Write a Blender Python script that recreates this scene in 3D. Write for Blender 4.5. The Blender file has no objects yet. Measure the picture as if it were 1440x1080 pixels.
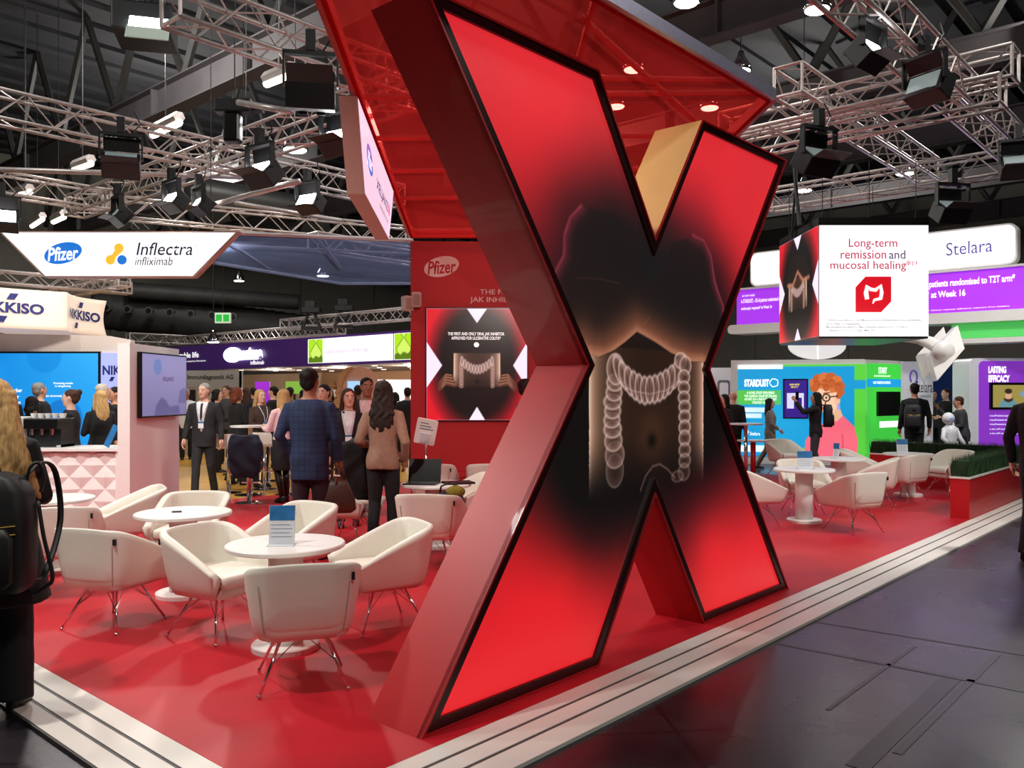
import bpy, bmesh, math, random
import numpy as np
from mathutils import Vector, Matrix
R = math.radians
random.seed(7)
rng = np.random.default_rng(7)
scene = bpy.context.scene
C = scene.collection

# ------------------------------------------------------------------ camera
FPX, HZ, EYE = 1200.0, 552.0, 1.6          # focal length in pixels, horizon row, eye height
cam = bpy.data.cameras.new('camera'); camo = bpy.data.objects.new('camera', cam); C.objects.link(camo)
camo.location = (0, 0, EYE); camo.rotation_euler = (R(90), 0, 0)
cam.sensor_width = 36; cam.lens = FPX / 1440 * 36; cam.shift_y = (HZ - 540) / 1440
cam.clip_start = 0.05; cam.clip_end = 300
scene.camera = camo
# ------------------------------------------------------------------ world, exposure
w = bpy.data.worlds.new('world'); scene.world = w; w.use_nodes = True
w.node_tree.nodes['Background'].inputs[0].default_value = (.55, .58, .65, 1)
w.node_tree.nodes['Background'].inputs[1].default_value = 0.10
scene.view_settings.view_transform = 'Standard'; scene.view_settings.look = 'None'
scene.view_settings.gamma = 1; scene.view_settings.use_curve_mapping = False
scene.view_settings.exposure = 0.0

# stand axes: U runs along the front edge (parallel to the big letter), V runs back into the stand
U = Vector((0.66378, 0.74792, 0)); V = Vector((-0.74792, 0.66378, 0)); O = Vector((-0.41587, 3.88664, 0))
ANG_U = math.atan2(U.y, U.x); ANG_V = math.atan2(V.y, V.x)
def S(a, b, z=0): return O + U * a + V * b + Vector((0, 0, z))
def G(x, y, z=0.0):
    Y = (EYE - z) * FPX / (y - HZ); return Vector(((x - 720) / FPX * Y, Y, z))
def D(x, y, Y): return Vector(((x - 720) / FPX * Y, Y, EYE + (HZ - y) / FPX * Y))

# hall lights: lamps hung from roof and trusses, and a few added spots
def lamp(kind, loc, target, power, color=(1, .96, .9), size=.3, angle=80, blend=.6):
    l = bpy.data.lights.new('lamp_light', kind); l.energy = power; l.color = color
    o = bpy.data.objects.new('lamp_light', l); C.objects.link(o); o.location = loc
    if kind == 'SPOT': l.spot_size = R(angle); l.spot_blend = blend; l.shadow_soft_size = size
    elif kind == 'AREA': l.shape = 'SQUARE'; l.size = size
    else: l.shadow_soft_size = size
    if target is not None:
        o.rotation_euler = (Vector(target) - Vector(loc)).to_track_quat('-Z', 'Y').to_euler()
    return o
# rows of hall roof lights
for hx, hy in ((-9, 6), (-9, 18), (1, 13), (8, 7), (12, 18), (0, 25), (-12, 30), (10, 30), (3, -3)):
    lamp('POINT', (hx, hy, 9.4), None, 1050, (1, .97, .92), .5)
# floodlights on the truss over the lounge; spots marked added have no fixture
lamp('SPOT', (-2.9, 3.2, 4.8), (-2.2, 6.4, 0), 500, (1, .95, .88), .12, 85, .7)
lamp('SPOT', (-4.6, 6.6, 4.7), (-2.4, 6.8, 0), 450, (1, .95, .88), .12, 80, .7)
lamp('SPOT', (-2.8, 10.6, 4.6), (-2.2, 7.5, 0), 360, (1, .95, .88), .12, 80, .7)
lamp('SPOT', (5.9, 7.2, 4.7), (4.4, 10.5, 0), 700, (1, .95, .9), .12, 75, .7)
lamp('SPOT', S(1.15, .95, 3.6), S(2.25, .2, 2.95), 60, (1, .88, .66), .05, 75, .8)  # warm spot added under the canopy for the letter's inner face
lamp('SPOT', (-4.2, 12.6, 4.4), (-5.4, 9.9, .8), 240, (1, .93, .86), .15, 80, .7)
lamp('SPOT', (-6.0, 6.5, 4.8), (-5.0, 9.9, 1.1), 1000, (1, .96, .92), .15, 55, .7)
lamp('SPOT', (-4.5, 11.0, 4.6), (-4.0, 14.0, 0), 420, (1, .92, .8), .15, 90, .7)
lamp('SPOT', (8.0, 13.0, 5.2), (8.6, 17.5, 1.2), 600, (1, .97, .95), .15, 80, .7)
lamp('SPOT', (0.4, 6.6, 3.5), (0.2, 10.5, 1.4), 210, (1, .88, .8), .10, 100, .8)  # spot added below the canopy to lift the red wall and logo

lamp('SPOT', (-6.6, 11.9, 3.5), (-7.2, 14.2, 2.3), 170, (1, .9, .8), .15, 110, .8)  # spot added to brighten the neighbour's white booth wall
# ------------------------------------------------------------------ materials
MATS = {}
def srgb(*c):
    c = np.array(c[:3], float) / 255.0
    return tuple(np.where(c <= .04045, c / 12.92, ((c + .055) / 1.055) ** 2.4))
def mat(name, col, rough=.5, metal=0.0, noise=0.0, nscale=30, bump=0.0, emit=0.0, coat=0.0, spec=None, bscale=None):
    """procedural principled material; col is sRGB 0-255; noise varies the value a little"""
    if name in MATS: return MATS[name]
    m = bpy.data.materials.new(name); m.use_nodes = True; MATS[name] = m
    nt = m.node_tree; b = nt.nodes['Principled BSDF']
    c = srgb(*col)
    b.inputs['Base Color'].default_value = (*c, 1); b.inputs['Roughness'].default_value = rough
    b.inputs['Metallic'].default_value = metal
    if coat: b.inputs['Coat Weight'].default_value = coat
    if spec is not None: b.inputs['Specular IOR Level'].default_value = spec
    tc = nt.nodes.new('ShaderNodeTexCoord')
    if noise or bump:
        n = nt.nodes.new('ShaderNodeTexNoise'); n.inputs['Scale'].default_value = nscale; n.inputs['Detail'].default_value = 4
        nt.links.new(tc.outputs['Object'], n.inputs['Vector'])
        if noise:
            r = nt.nodes.new('ShaderNodeValToRGB')
            r.color_ramp.elements[0].position = .3; r.color_ramp.elements[1].position = .7
            r.color_ramp.elements[0].color = (*[x * (1 - noise) for x in c], 1)
            r.color_ramp.elements[1].color = (*[min(1, x * (1 + noise)) for x in c], 1)
            nt.links.new(n.outputs['Fac'], r.inputs['Fac']); nt.links.new(r.outputs['Color'], b.inputs['Base Color'])
        if bump:
            bp = nt.nodes.new('ShaderNodeBump'); bp.inputs['Strength'].default_value = bump; bp.inputs['Distance'].default_value = .01
            src = n
            if bscale:
                src = nt.nodes.new('ShaderNodeTexNoise'); src.inputs['Scale'].default_value = bscale
                nt.links.new(tc.outputs['Object'], src.inputs['Vector'])
            nt.links.new(src.outputs['Fac'], bp.inputs['Height']); nt.links.new(bp.outputs['Normal'], b.inputs['Normal'])
    if emit:
        b.inputs['Emission Color'].default_value = (*c, 1); b.inputs['Emission Strength'].default_value = emit
    return m
def glow(name, col, strength=1.0):
    return mat(name, col, .4, emit=strength)
def paintmat(name, strength=1.0, rough=.3):
    """printed / screen picture: colours stored on the panel's own points, backlit"""
    if name in MATS: return MATS[name]
    m = bpy.data.materials.new(name); m.use_nodes = True; MATS[name] = m
    nt = m.node_tree; b = nt.nodes['Principled BSDF']
    a = nt.nodes.new('ShaderNodeVertexColor'); a.layer_name = 'print'
    dk = nt.nodes.new('ShaderNodeMix'); dk.data_type = 'RGBA'; dk.inputs[0].default_value = .65 if strength else 0; dk.inputs[7].default_value = (.01, .01, .01, 1)
    nt.links.new(a.outputs['Color'], dk.inputs[6]); nt.links.new(dk.outputs[2], b.inputs['Base Color']); b.inputs['Roughness'].default_value = rough
    if strength:
        nt.links.new(a.outputs['Color'], b.inputs['Emission Color']); b.inputs['Emission Strength'].default_value = strength
    return m
def meshfabric(name, col, tint, open_=.4, trans=.5):
    """open-weave stretched mesh: part see-through, part lit cloth"""
    m = bpy.data.materials.new(name); m.use_nodes = True; MATS[name] = m
    nt = m.node_tree; nt.nodes.clear()
    out = nt.nodes.new('ShaderNodeOutputMaterial'); tr = nt.nodes.new('ShaderNodeBsdfTransparent')
    df = nt.nodes.new('ShaderNodeBsdfDiffuse'); tl = nt.nodes.new('ShaderNodeBsdfTranslucent')
    m1 = nt.nodes.new('ShaderNodeMixShader'); m2 = nt.nodes.new('ShaderNodeMixShader')
    tr.inputs[0].default_value = (*srgb(*tint), 1); df.inputs[0].default_value = (*srgb(*col), 1); tl.inputs[0].default_value = (*srgb(*col), 1)
    m1.inputs[0].default_value = trans; nt.links.new(df.outputs[0], m1.inputs[1]); nt.links.new(tl.outputs[0], m1.inputs[2])
    m2.inputs[0].default_value = open_; nt.links.new(m1.outputs[0], m2.inputs[1]); nt.links.new(tr.outputs[0], m2.inputs[2])
    nt.links.new(m2.outputs[0], out.inputs['Surface'])
    return m

# scratch scene in which text and remeshed bodies are evaluated
TMP = bpy.data.scenes.new('scratch')
def evalmesh(ob):
    TMP.collection.objects.link(ob); vl = TMP.view_layers[0]; vl.update()
    me = bpy.data.meshes.new_from_object(ob.evaluated_get(vl.depsgraph)); bpy.data.objects.remove(ob); return me
# ------------------------------------------------------------------ mesh builder
def curve(pts, n=5):
    """smooth path through the points"""
    P = [Vector(p) for p in pts]; P = [P[0] * 2 - P[1]] + P + [P[-1] * 2 - P[-2]]; out = []
    for i in range(1, len(P) - 2):
        for k in range(n):
            t = k / n; a, b, c, d = P[i - 1:i + 3]
            out.append(.5 * ((2 * b) + (c - a) * t + (2 * a - 5 * b + 4 * c - d) * t * t + (3 * b - a - 3 * c + d) * t ** 3))
    return out + [P[-2]]
class MB:
    def __init__(s): s.v = []; s.f = []; s.m = []; s.cur = 0
    def add(s, verts, faces):
        n = len(s.v); s.v.extend([tuple(p) for p in verts])
        for f in faces: s.f.append(tuple(i + n for i in f)); s.m.append(s.cur)
        return s
    def box(s, x0, x1, y0, y1, z0, z1, M=None):
        p = [Vector((x, y, z)) for z in (z0, z1) for y in (y0, y1) for x in (x0, x1)]
        if M is not None: p = [M @ q for q in p]
        return s.add(p, [(0, 2, 3, 1), (4, 5, 7, 6), (0, 1, 5, 4), (2, 6, 7, 3), (0, 4, 6, 2), (1, 3, 7, 5)])
    def tube(s, path, rad, n=8, cap=True, flat=1.0):
        path = [Vector(p) for p in path]
        if not hasattr(rad, '__len__'): rad = [rad] * len(path)
        rings = []; up = None
        for i, p in enumerate(path):
            t = (path[min(i + 1, len(path) - 1)] - path[max(i - 1, 0)])
            t = t.normalized() if t.length > 1e-9 else Vector((0, 0, 1))
            if up is None:
                up = Vector((0, 0, 1)) if abs(t.z) < .9 else Vector((0, 1, 0))
            x = t.cross(up)
            if x.length < 1e-6: x = t.orthogonal()
            x.normalize(); y = x.cross(t).normalized(); up = y
            rings.append([p + x * (rad[i] * math.cos(2 * math.pi * k / n)) + y * (rad[i] * flat * math.sin(2 * math.pi * k / n)) for k in range(n)])
        return s.loft(rings, cap)
    def loft(s, rings, cap=True, closed=True):
        n = len(rings[0]); v = [p for r in rings for p in r]; f = []
        for i in range(len(rings) - 1):
            for k in range(n if closed else n - 1):
                a = i * n + k; b = i * n + (k + 1) % n; f.append((a, b, b + n, a + n))
        if cap:
            f.append(tuple(range(n))[::-1]); f.append(tuple(range((len(rings) - 1) * n, len(rings) * n)))
        return s.add(v, f)
    def lathe(s, prof, n=24, c=(0, 0, 0), M=None):
        rings = []
        for r, z in prof:
            ring = [Vector((c[0] + r * math.cos(2 * math.pi * k / n), c[1] + r * math.sin(2 * math.pi * k / n), c[2] + z)) for k in range(n)]
            rings.append([M @ q for q in ring] if M is not None else ring)
        return s.loft(rings, True)
    def prism(s, poly, o, ex, ey, en, d0, d1):
        """polygon (2D) swept from d0 to d1 along en, in the frame o, ex, ey, en"""
        o, ex, ey, en = Vector(o), Vector(ex), Vector(ey), Vector(en)
        a = [o + ex * x + ey * y + en * d0 for x, y in poly]; b = [o + ex * x + ey * y + en * d1 for x, y in poly]
        n = len(poly); area = sum(poly[i][0] * poly[(i + 1) % n][1] - poly[(i + 1) % n][0] * poly[i][1] for i in range(n))
        flip = (area > 0) == ((ex.cross(ey)).dot(en) * (d1 - d0) > 0)
        f = [tuple(range(n)), tuple(range(n, 2 * n))[::-1]] + [(i, i + n, (i + 1) % n + n, (i + 1) % n) for i in range(n)]
        if flip: f = [t[::-1] for t in f]
        return s.add(a + b, f)
    def sphere(s, c, r, n=10, m=6, sc=(1, 1, 1), M=None):
        c = Vector(c); rings = []
        for j in range(m + 1):
            t = -math.pi / 2 + math.pi * j / m; t = max(min(t, math.pi / 2 - .02), -math.pi / 2 + .02)
            ring = [Vector((r * sc[0] * math.cos(t) * math.cos(2 * math.pi * k / n), r * sc[1] * math.cos(t) * math.sin(2 * math.pi * k / n), r * sc[2] * math.sin(t))) for k in range(n)]
            rings.append([c + (M @ q if M is not None else q) for q in ring])
        return s.loft(rings, True)
    def mesh(s, name, mats, smooth=False):
        me = bpy.data.meshes.new(name); me.from_pydata(s.v, [], s.f)
        for m in (mats if isinstance(mats, (list, tuple)) else [mats]): me.materials.append(m)
        if any(s.m): me.polygons.foreach_set('material_index', s.m)
        if smooth: me.polygons.foreach_set('use_smooth', [True] * len(s.f))
        me.update(); return me
    def build(s, name, mats, parent=None, smooth=False, loc=None, rotz=0, bevel=0):
        return link(name, s.mesh(name, mats, smooth), parent, loc, rotz, bevel)
def link(name, me, parent=None, loc=None, rotz=0, bevel=0):
    o = bpy.data.objects.new(name, me); C.objects.link(o); o.parent = parent
    if loc is not None: o.location = loc
    if rotz: o.rotation_euler.z = rotz
    if bevel:
        b = o.modifiers.new('bevel', 'BEVEL'); b.width = bevel; b.segments = 2; b.limit_method = 'ANGLE'; b.angle_limit = R(40)
    return o
def tag(o, label, cat, group=None):
    o['label'] = label; o['category'] = cat
    if group: o['group'] = group
    return o
def struct(o, label=None):
    o['kind'] = 'structure'
    if label: o['label'] = label
    return o
def thing(name, label, cat, loc=(0, 0, 0), rotz=0, group=None):
    o = bpy.data.objects.new(name, None); C.objects.link(o); o.location = loc; o.rotation_euler.z = rotz
    o.empty_display_size = .1
    return tag(o, label, cat, group)
def dup(root, loc, rotz, label, group=None):
    r = root.copy(); C.objects.link(r); r.location = loc; r.rotation_euler.z = rotz; r['label'] = label
    if group: r['group'] = group
    for ch in list(root.children):
        c = ch.copy(); C.objects.link(c); c.parent = r
        for g in ch.children:
            d = g.copy(); C.objects.link(d); d.parent = c
    return r
def rrect(x0, x1, y0, y1, r, n=5):
    """rounded rectangle outline"""
    p = []
    for cx, cy, a0 in ((x1 - r, y0 + r, -90), (x1 - r, y1 - r, 0), (x0 + r, y1 - r, 90), (x0 + r, y0 + r, 180)):
        for k in range(n + 1):
            a = R(a0 + 90 * k / n); p.append((cx + r * math.cos(a), cy + r * math.sin(a)))
    return p
def ell(cx, cy, rx, ry, n=32, rot=0):
    return [(cx + rx * math.cos(t) * math.cos(rot) - ry * math.sin(t) * math.sin(rot), cy + rx * math.cos(t) * math.sin(rot) + ry * math.sin(t) * math.cos(rot)) for t in [2 * math.pi * k / n for k in range(n)]]
TEXTCACHE = {}
def textmesh(s, bold=0.0, shear=0.0, extrude=.0, spacing=1.0, align='CENTER', line=1.0):
    key = (s, bold, shear, extrude, spacing, align, line)
    if key in TEXTCACHE: return TEXTCACHE[key]
    cu = bpy.data.curves.new('lettering', 'FONT'); cu.body = s; cu.size = 1; cu.offset = bold; cu.shear = shear
    cu.extrude = extrude; cu.space_character = spacing; cu.align_x = align; cu.align_y = 'CENTER'; cu.resolution_u = 3; cu.space_line = line
    me = evalmesh(bpy.data.objects.new('lettering', cu)); bpy.data.curves.remove(cu)
    TEXTCACHE[key] = me; return me
def lettering(s, parent, o, ex, ey, en, cx, cy, width, height, m, off=.004, name='lettering', **kw):
    """writing centred at (cx, cy) of the plane frame, stretched to width x height (bounding box)"""
    src = textmesh(s, **kw); me = src.copy(); me.materials.clear(); me.materials.append(m)
    n = len(me.vertices)
    if n == 0: return None
    co = np.empty(n * 3); me.vertices.foreach_get('co', co); co = co.reshape(-1, 3)
    lo, hi = co.min(0), co.max(0); sp = np.maximum(hi - lo, 1e-6)
    x = ((co[:, 0] - lo[0]) / sp[0] - .5) * width + cx; y = ((co[:, 1] - lo[1]) / sp[1] - .5) * height + cy
    o, ex, ey, en = [np.array(q, float) for q in (o, ex, ey, en)]
    p = o + x[:, None] * ex + y[:, None] * ey + (off) * en
    me.vertices.foreach_set('co', p.ravel()); me.update()
    return link(name, me, parent)
class Canvas:
    """a picture painted point by point on a panel grid; coordinates 0..1 across and 0..1 up, aspect = width/height"""
    def __init__(s, nx, ny, bg, aspect=1.0):
        s.nx, s.ny = nx, ny; s.asp = aspect
        s.X, s.Y = np.meshgrid(np.linspace(0, 1, nx), np.linspace(0, 1, ny)); s.c = np.empty((ny, nx, 3)); s.c[:] = np.array(bg, float)
        s.aa = 1.0 / ny
    def blend(s, m, col): s.c = s.c * (1 - m[..., None]) + np.array(col, float) * m[..., None]; return s
    def poly(s, pts, col, alpha=1.0, soft=None):
        return s.blend(s.mpoly(pts, soft) * alpha, col)
    def mpoly(s, pts, soft=None):
        return polymask(s.X * s.asp, s.Y, [(x * s.asp, y) for x, y in pts], soft or s.aa)
    def ellipse(s, cx, cy, rx, ry, col, alpha=1.0, soft=None):
        d = np.hypot((s.X - cx) * s.asp / rx, (s.Y - cy) / ry); sf = (soft or s.aa) / min(rx, ry)
        return s.blend(np.clip((1 - d) / sf + .5, 0, 1) * alpha, col)
    def line(s, pts, wd, col, alpha=1.0, soft=None):
        d = linedist(s.X * s.asp, s.Y, [(x * s.asp, y) for x, y in pts])
        return s.blend(np.clip((wd - d) / (soft or s.aa) + .5, 0, 1) * alpha, col)
    def rect(s, x0, x1, y0, y1, col, alpha=1.0): return s.poly([(x0, y0), (x1, y0), (x1, y1), (x0, y1)], col, alpha)
    def build(s, name, o, ex, ey, w, h, m, parent=None):
        """ex, ey unit vectors; o = lower left corner"""
        o, ex, ey = [np.array(q, float) for q in (o, ex, ey)]
        P = o + s.X[..., None] * w * ex + s.Y[..., None] * h * ey
        return gridmesh(name, P, s.c, m, parent)
def linedist(X, Y, pts):
    d = np.full(X.shape, 1e9)
    for (x0, y0), (x1, y1) in zip(pts[:-1], pts[1:]):
        dx, dy = x1 - x0, y1 - y0; L = dx * dx + dy * dy + 1e-12
        t = np.clip(((X - x0) * dx + (Y - y0) * dy) / L, 0, 1)
        d = np.minimum(d, np.hypot(X - x0 - t * dx, Y - y0 - t * dy))
    return d
def polymask(X, Y, pts, soft):
    ins = np.zeros(X.shape, bool); n = len(pts)
    for i in range(n):
        x0, y0 = pts[i]; x1, y1 = pts[(i + 1) % n]
        if y0 == y1: continue
        c = ((y0 > Y) != (y1 > Y)) & (X < (x1 - x0) * (Y - y0) / (y1 - y0) + x0); ins ^= c
    d = linedist(X, Y, list(pts) + [pts[0]])
    return np.clip(np.where(ins, d, -d) / soft + .5, 0, 1)
def gridmesh(name, P, col, m, parent=None):
    """P (ny,nx,3) points, col (ny,nx,3) sRGB 0..255"""
    ny, nx = P.shape[:2]
    idx = np.arange(ny * nx).reshape(ny, nx)
    q = np.stack([idx[:-1, :-1], idx[:-1, 1:], idx[1:, 1:], idx[1:, :-1]], -1).reshape(-1, 4)
    return polymesh(name, P.reshape(-1, 3), q, col.reshape(-1, 3), m, parent)
def polymesh(name, P, q, col, m, parent=None):
    me = bpy.data.meshes.new(name); nf = len(q); k = q.shape[1]
    me.vertices.add(len(P)); me.vertices.foreach_set('co', P.astype(np.float32).ravel())
    me.loops.add(nf * k); me.loops.foreach_set('vertex_index', q.astype(np.int32).ravel())
    me.polygons.add(nf); me.polygons.foreach_set('loop_start', np.arange(0, nf * k, k, dtype=np.int32))
    me.update(calc_edges=True); me.validate()
    ca = me.color_attributes.new('print', 'FLOAT_COLOR', 'POINT')
    c = np.clip(col, 0, 255) / 255.0; lin = np.where(c <= .04045, c / 12.92, ((c + .055) / 1.055) ** 2.4)
    ca.data.foreach_set('color', np.concatenate([lin, np.ones((len(lin), 1))], 1).astype(np.float32).ravel())
    me.materials.append(m); return link(name, me, parent)

XA, YA, ZA = Vector((1, 0, 0)), Vector((0, 1, 0)), Vector((0, 0, 1))
# common materials
RED = mat('red_lacquer', (190, 22, 30), .42, noise=.04, nscale=3, coat=.15)
REDWALL = mat('red_wall_paint', (188, 20, 30), .6, noise=.05, nscale=2)
WHITE = mat('white_lacquer', (236, 234, 230), .35, noise=.02, nscale=5)
BLACK = mat('black_metal', (16, 16, 18), .45, noise=.1)
BLACKP = mat('black_plastic', (12, 12, 13), .3, noise=.1)
ALU = mat('truss_aluminium', (206, 196, 192), .42, .55, noise=.12, nscale=14)
CHROME = mat('chrome', (225, 225, 228), .12, 1.0, noise=.03)
LAMPW = glow('lamp_glow', (255, 255, 248), 14)
SIGNW = glow('white_sign_glow', (250, 250, 252), .95)
# ================================================================== hall shell
def hallfloor():
    m = bpy.data.materials.new('dark_hall_floor'); m.use_nodes = True; nt = m.node_tree; b = nt.nodes['Principled BSDF']
    tc = nt.nodes.new('ShaderNodeTexCoord'); mp = nt.nodes.new('ShaderNodeMapping'); mp.inputs['Rotation'].default_value[2] = -ANG_U
    nt.links.new(tc.outputs['Object'], mp.inputs['Vector'])
    n = nt.nodes.new('ShaderNodeTexNoise'); n.inputs['Scale'].default_value = 1.3; n.inputs['Detail'].default_value = 4; n.inputs['Roughness'].default_value = .5
    nt.links.new(mp.outputs['Vector'], n.inputs['Vector'])
    r = nt.nodes.new('ShaderNodeValToRGB'); r.color_ramp.elements[0].position = .32; r.color_ramp.elements[1].position = .75
    r.color_ramp.elements[0].color = (.010, .008, .011, 1); r.color_ramp.elements[1].color = (.042, .034, .042, 1)
    nt.links.new(n.outputs['Fac'], r.inputs['Fac'])
    br = nt.nodes.new('ShaderNodeTexBrick'); br.inputs['Scale'].default_value = 1; br.inputs['Brick Width'].default_value = 2.4; br.inputs['Row Height'].default_value = 1.2
    br.inputs['Mortar Size'].default_value = .012; br.offset = .0
    br.inputs['Color1'].default_value = (1, 1, 1, 1); br.inputs['Color2'].default_value = (.82, .82, .85, 1); br.inputs['Mortar'].default_value = (.45, .42, .45, 1)
    nt.links.new(mp.outputs['Vector'], br.inputs['Vector'])
    mx = nt.nodes.new('ShaderNodeMix'); mx.data_type = 'RGBA'; mx.blend_type = 'MULTIPLY'; mx.inputs[0].default_value = 1
    nt.links.new(r.outputs['Color'], mx.inputs[6]); nt.links.new(br.outputs['Color'], mx.inputs[7]); nt.links.new(mx.outputs[2], b.inputs['Base Color'])
    rr = nt.nodes.new('ShaderNodeMapRange'); rr.inputs[3].default_value = .16; rr.inputs[4].default_value = .42
    nt.links.new(n.outputs['Fac'], rr.inputs[0]); nt.links.new(rr.outputs[0], b.inputs['Roughness'])
    return m
HF = hallfloor()
mb = MB(); mb.box(-26, 46, -26, 43, -.2, 0)
fl = struct(mb.build('floor', HF, None, False, O, ANG_U), 'dark worn hall floor with tape marks')
TAPE = mat('dark_floor_tape', (26, 22, 24), .35, noise=.3, nscale=20)
for (x0, y0, x1, y1, wd) in ((960 + 600 / 2.454, 1080, 960 + 925 / 2.454, 640 + 772 / 2.454, .05), (960 + 740 / 2.454, 1060, 960 + 1085 / 2.454, 640 + 690 / 2.454, .02),
                             (960 + 330 / 2.454, 640 + 650 / 2.454, 1440, 640 + 815 / 2.454, .022), (960 + 455 / 2.454, 640 + 575 / 2.454, 1440, 640 + 690 / 2.454, .016),
                             (960 + 500 / 2.454, 640 + 880 / 2.454, 960 + 800 / 2.454, 640 + 660 / 2.454, .012)):
    p, q = G(x0, y0), G(x1, y1); d = (q - p).normalized(); s = Vector((-d.y, d.x, 0)) * wd
    Rz = Matrix.Rotation(-ANG_U, 3, 'Z')
    t = MB(); t.add([Rz @ (c - O) + Vector((0, 0, z)) for z in (.0005, .002) for c in (p - s, q - s, q + s, p + s)], [(0, 3, 2, 1), (4, 5, 6, 7), (0, 1, 5, 4), (1, 2, 6, 5), (2, 3, 7, 6), (3, 0, 4, 7)]).build('floor_tape', TAPE, fl)
HWALL = mat('hall_wall_grey', (128, 124, 114), .8, noise=.06, nscale=.6)
HROOF = mat('hall_roof_dark', (40, 40, 43), .8, noise=.2, nscale=.8)
def wallbox(name, a0, a1, b0, b1, z0=0, z1=13, m=HWALL):
    mb = MB(); mb.box(a0, a1, b0, b1, z0, z1); return struct(mb.build(name, m, None, False, O, ANG_U))
wf = wallbox('wall_far', 45, 45.4, -26, 43); wl = wallbox('wall_left', -26, 46, 42, 42.4)
wallbox('wall_right', -26, 46, -26.4, -26); wallbox('wall_near', -26.4, -26, -26, 43)
for k in range(12):                                              # upright cladding panels on the far wall
    MB().box(44.9, 45.0, -24 + k * 5.5, -18.6 + k * 5.5, .2, 9.3).build('wall_panel', HWALL, wf)
for k in range(12): MB().box(-24 + k * 5.8, -18.3 + k * 5.8, 41.9, 42, .2, 9.3).build('wall_panel', HWALL, wl)
rf = wallbox('ceiling', -26, 46, -26, 43, 13, 13.3, HROOF); rf['label'] = 'dark corrugated hall roof high above'
for k in range(48):                                              # roof ribs
    MB().box(-26, 46, -25.5 + k * 1.42, -25.1 + k * 1.42, 12.86, 13).build('roof_rib', HROOF, rf)
BEAM = mat('roof_beam_steel', (92, 88, 90), .6, noise=.12, nscale=1.5)
DARKST = mat('roof_truss_steel', (52, 50, 48), .6, noise=.2, nscale=2)
for i, a in enumerate((1.5, 8.2, 13.5, 19, 25, 31.5, 38)):      # long flanged girders
    t = thing('roof_girder', 'long grey flanged roof girder, %s from the camera' % ('nearest', 'second', 'third', 'fourth', 'fifth', 'sixth', 'seventh')[i], 'girder', S(a, 8, 9), ANG_V, 'hall roof girders')
    MB().box(-32, 33, -.03, .03, 0, .7).build('web', BEAM, t); MB().box(-32, 33, -.22, .22, -.04, 0).build('flange', BEAM, t); MB().box(-32, 33, -.22, .22, .7, .74).build('flange', BEAM, t)
    for k in range(14): MB().box(-30 + k * 4.6, -29.94 + k * 4.6, -.2, .2, 0, .7).build('stiffener', BEAM, t)
    for k in range(16):
        x = -30 + k * 4
        MB().tube([(x, 0, .74), (x + 2, 0, 4.0)], .11, 5).build('brace', DARKST, t); MB().tube([(x + 4, 0, .74), (x + 2, 0, 4.0)], .11, 5).build('brace', DARKST, t)
DUCT = mat('ribbed_duct', (120, 120, 118), .45, .8, bump=.3, nscale=8)
for i, (p, q, r, lab) in enumerate(((D(270, 265, 26), D(420, 290, 30), .38, 'ribbed silver ventilation duct above the hanging trusses'),
                           (D(130, 432, 38), D(430, 470, 41), .9, 'thick dark air duct with round nozzles along the far wall'),
                           (D(180, 408, 37), D(420, 425, 40), .35, 'thin dark pipe above the nozzle duct'))):
    d = (q - p); n = 40; mb = MB(); pts = [p + d * (k / n) for k in range(n + 1)]
    mb.tube(pts, [r * (1 + .05 * (k % 2)) for k in range(n + 1)], 12)
    t = thing('ventilation_duct', lab, 'duct', p); o = mb.build('pipe', DUCT if i == 0 else DARKST, t, True); o.location = -p
    if i == 1:
        for k in range(7):
            c = D(155 + k * 28 * 1.05, 432 + k * 2.1, 37.3); nz = MB(); nz.tube([c - p, c - p + Vector((0, -.35, -.05))], [.12, .17], 12); nz.build('nozzle', mat('nozzle_grey', (96, 92, 88), .5, noise=.1), t); MB().lathe([(.0001, 0), (.11, 0), (.11, .02), (.0001, .02)], 12, M=Matrix.Translation(c - p + Vector((0, -.37, -.05))) @ Matrix.Rotation(R(90), 4, 'X')).build('nozzle_throat', BLACK, t)

# ================================================================== exhibition stand floor
def redfloor():
    m = bpy.data.materials.new('red_vinyl_floor'); m.use_nodes = True; nt = m.node_tree; b = nt.nodes['Principled BSDF']
    tc = nt.nodes.new('ShaderNodeTexCoord'); n = nt.nodes.new('ShaderNodeTexNoise'); n.inputs['Scale'].default_value = 2.2; n.inputs['Detail'].default_value = 5
    nt.links.new(tc.outputs['Object'], n.inputs['Vector'])
    r = nt.nodes.new('ShaderNodeValToRGB'); r.color_ramp.elements[0].position = .3; r.color_ramp.elements[1].position = .75
    r.color_ramp.elements[0].color = (*srgb(178, 18, 32), 1); r.color_ramp.elements[1].color = (*srgb(196, 26, 42), 1)
    nt.links.new(n.outputs['Fac'], r.inputs['Fac']); nt.links.new(r.outputs['Color'], b.inputs['Base Color'])
    f = nt.nodes.new('ShaderNodeTexNoise'); f.inputs['Scale'].default_value = 260; nt.links.new(tc.outputs['Object'], f.inputs['Vector'])
    bp = nt.nodes.new('ShaderNodeBump'); bp.inputs['Strength'].default_value = .08; bp.inputs['Distance'].default_value = .004
    nt.links.new(f.outputs['Fac'], bp.inputs['Height']); nt.links.new(bp.outputs['Normal'], b.inputs['Normal'])
    b.inputs['Roughness'].default_value = .5; b.inputs['Specular IOR Level'].default_value = .35; return m
A0, A1, B0, B1 = -1.10, 13.0, -.51, 8.6
mb = MB(); mb.box(A0 + .35, A1, B0 + .4, B1, .001, .02); pf = struct(mb.build('floor_stand', redfloor(), None, False, O, ANG_U), 'glossy red vinyl floor of the exhibition stand')
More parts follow.
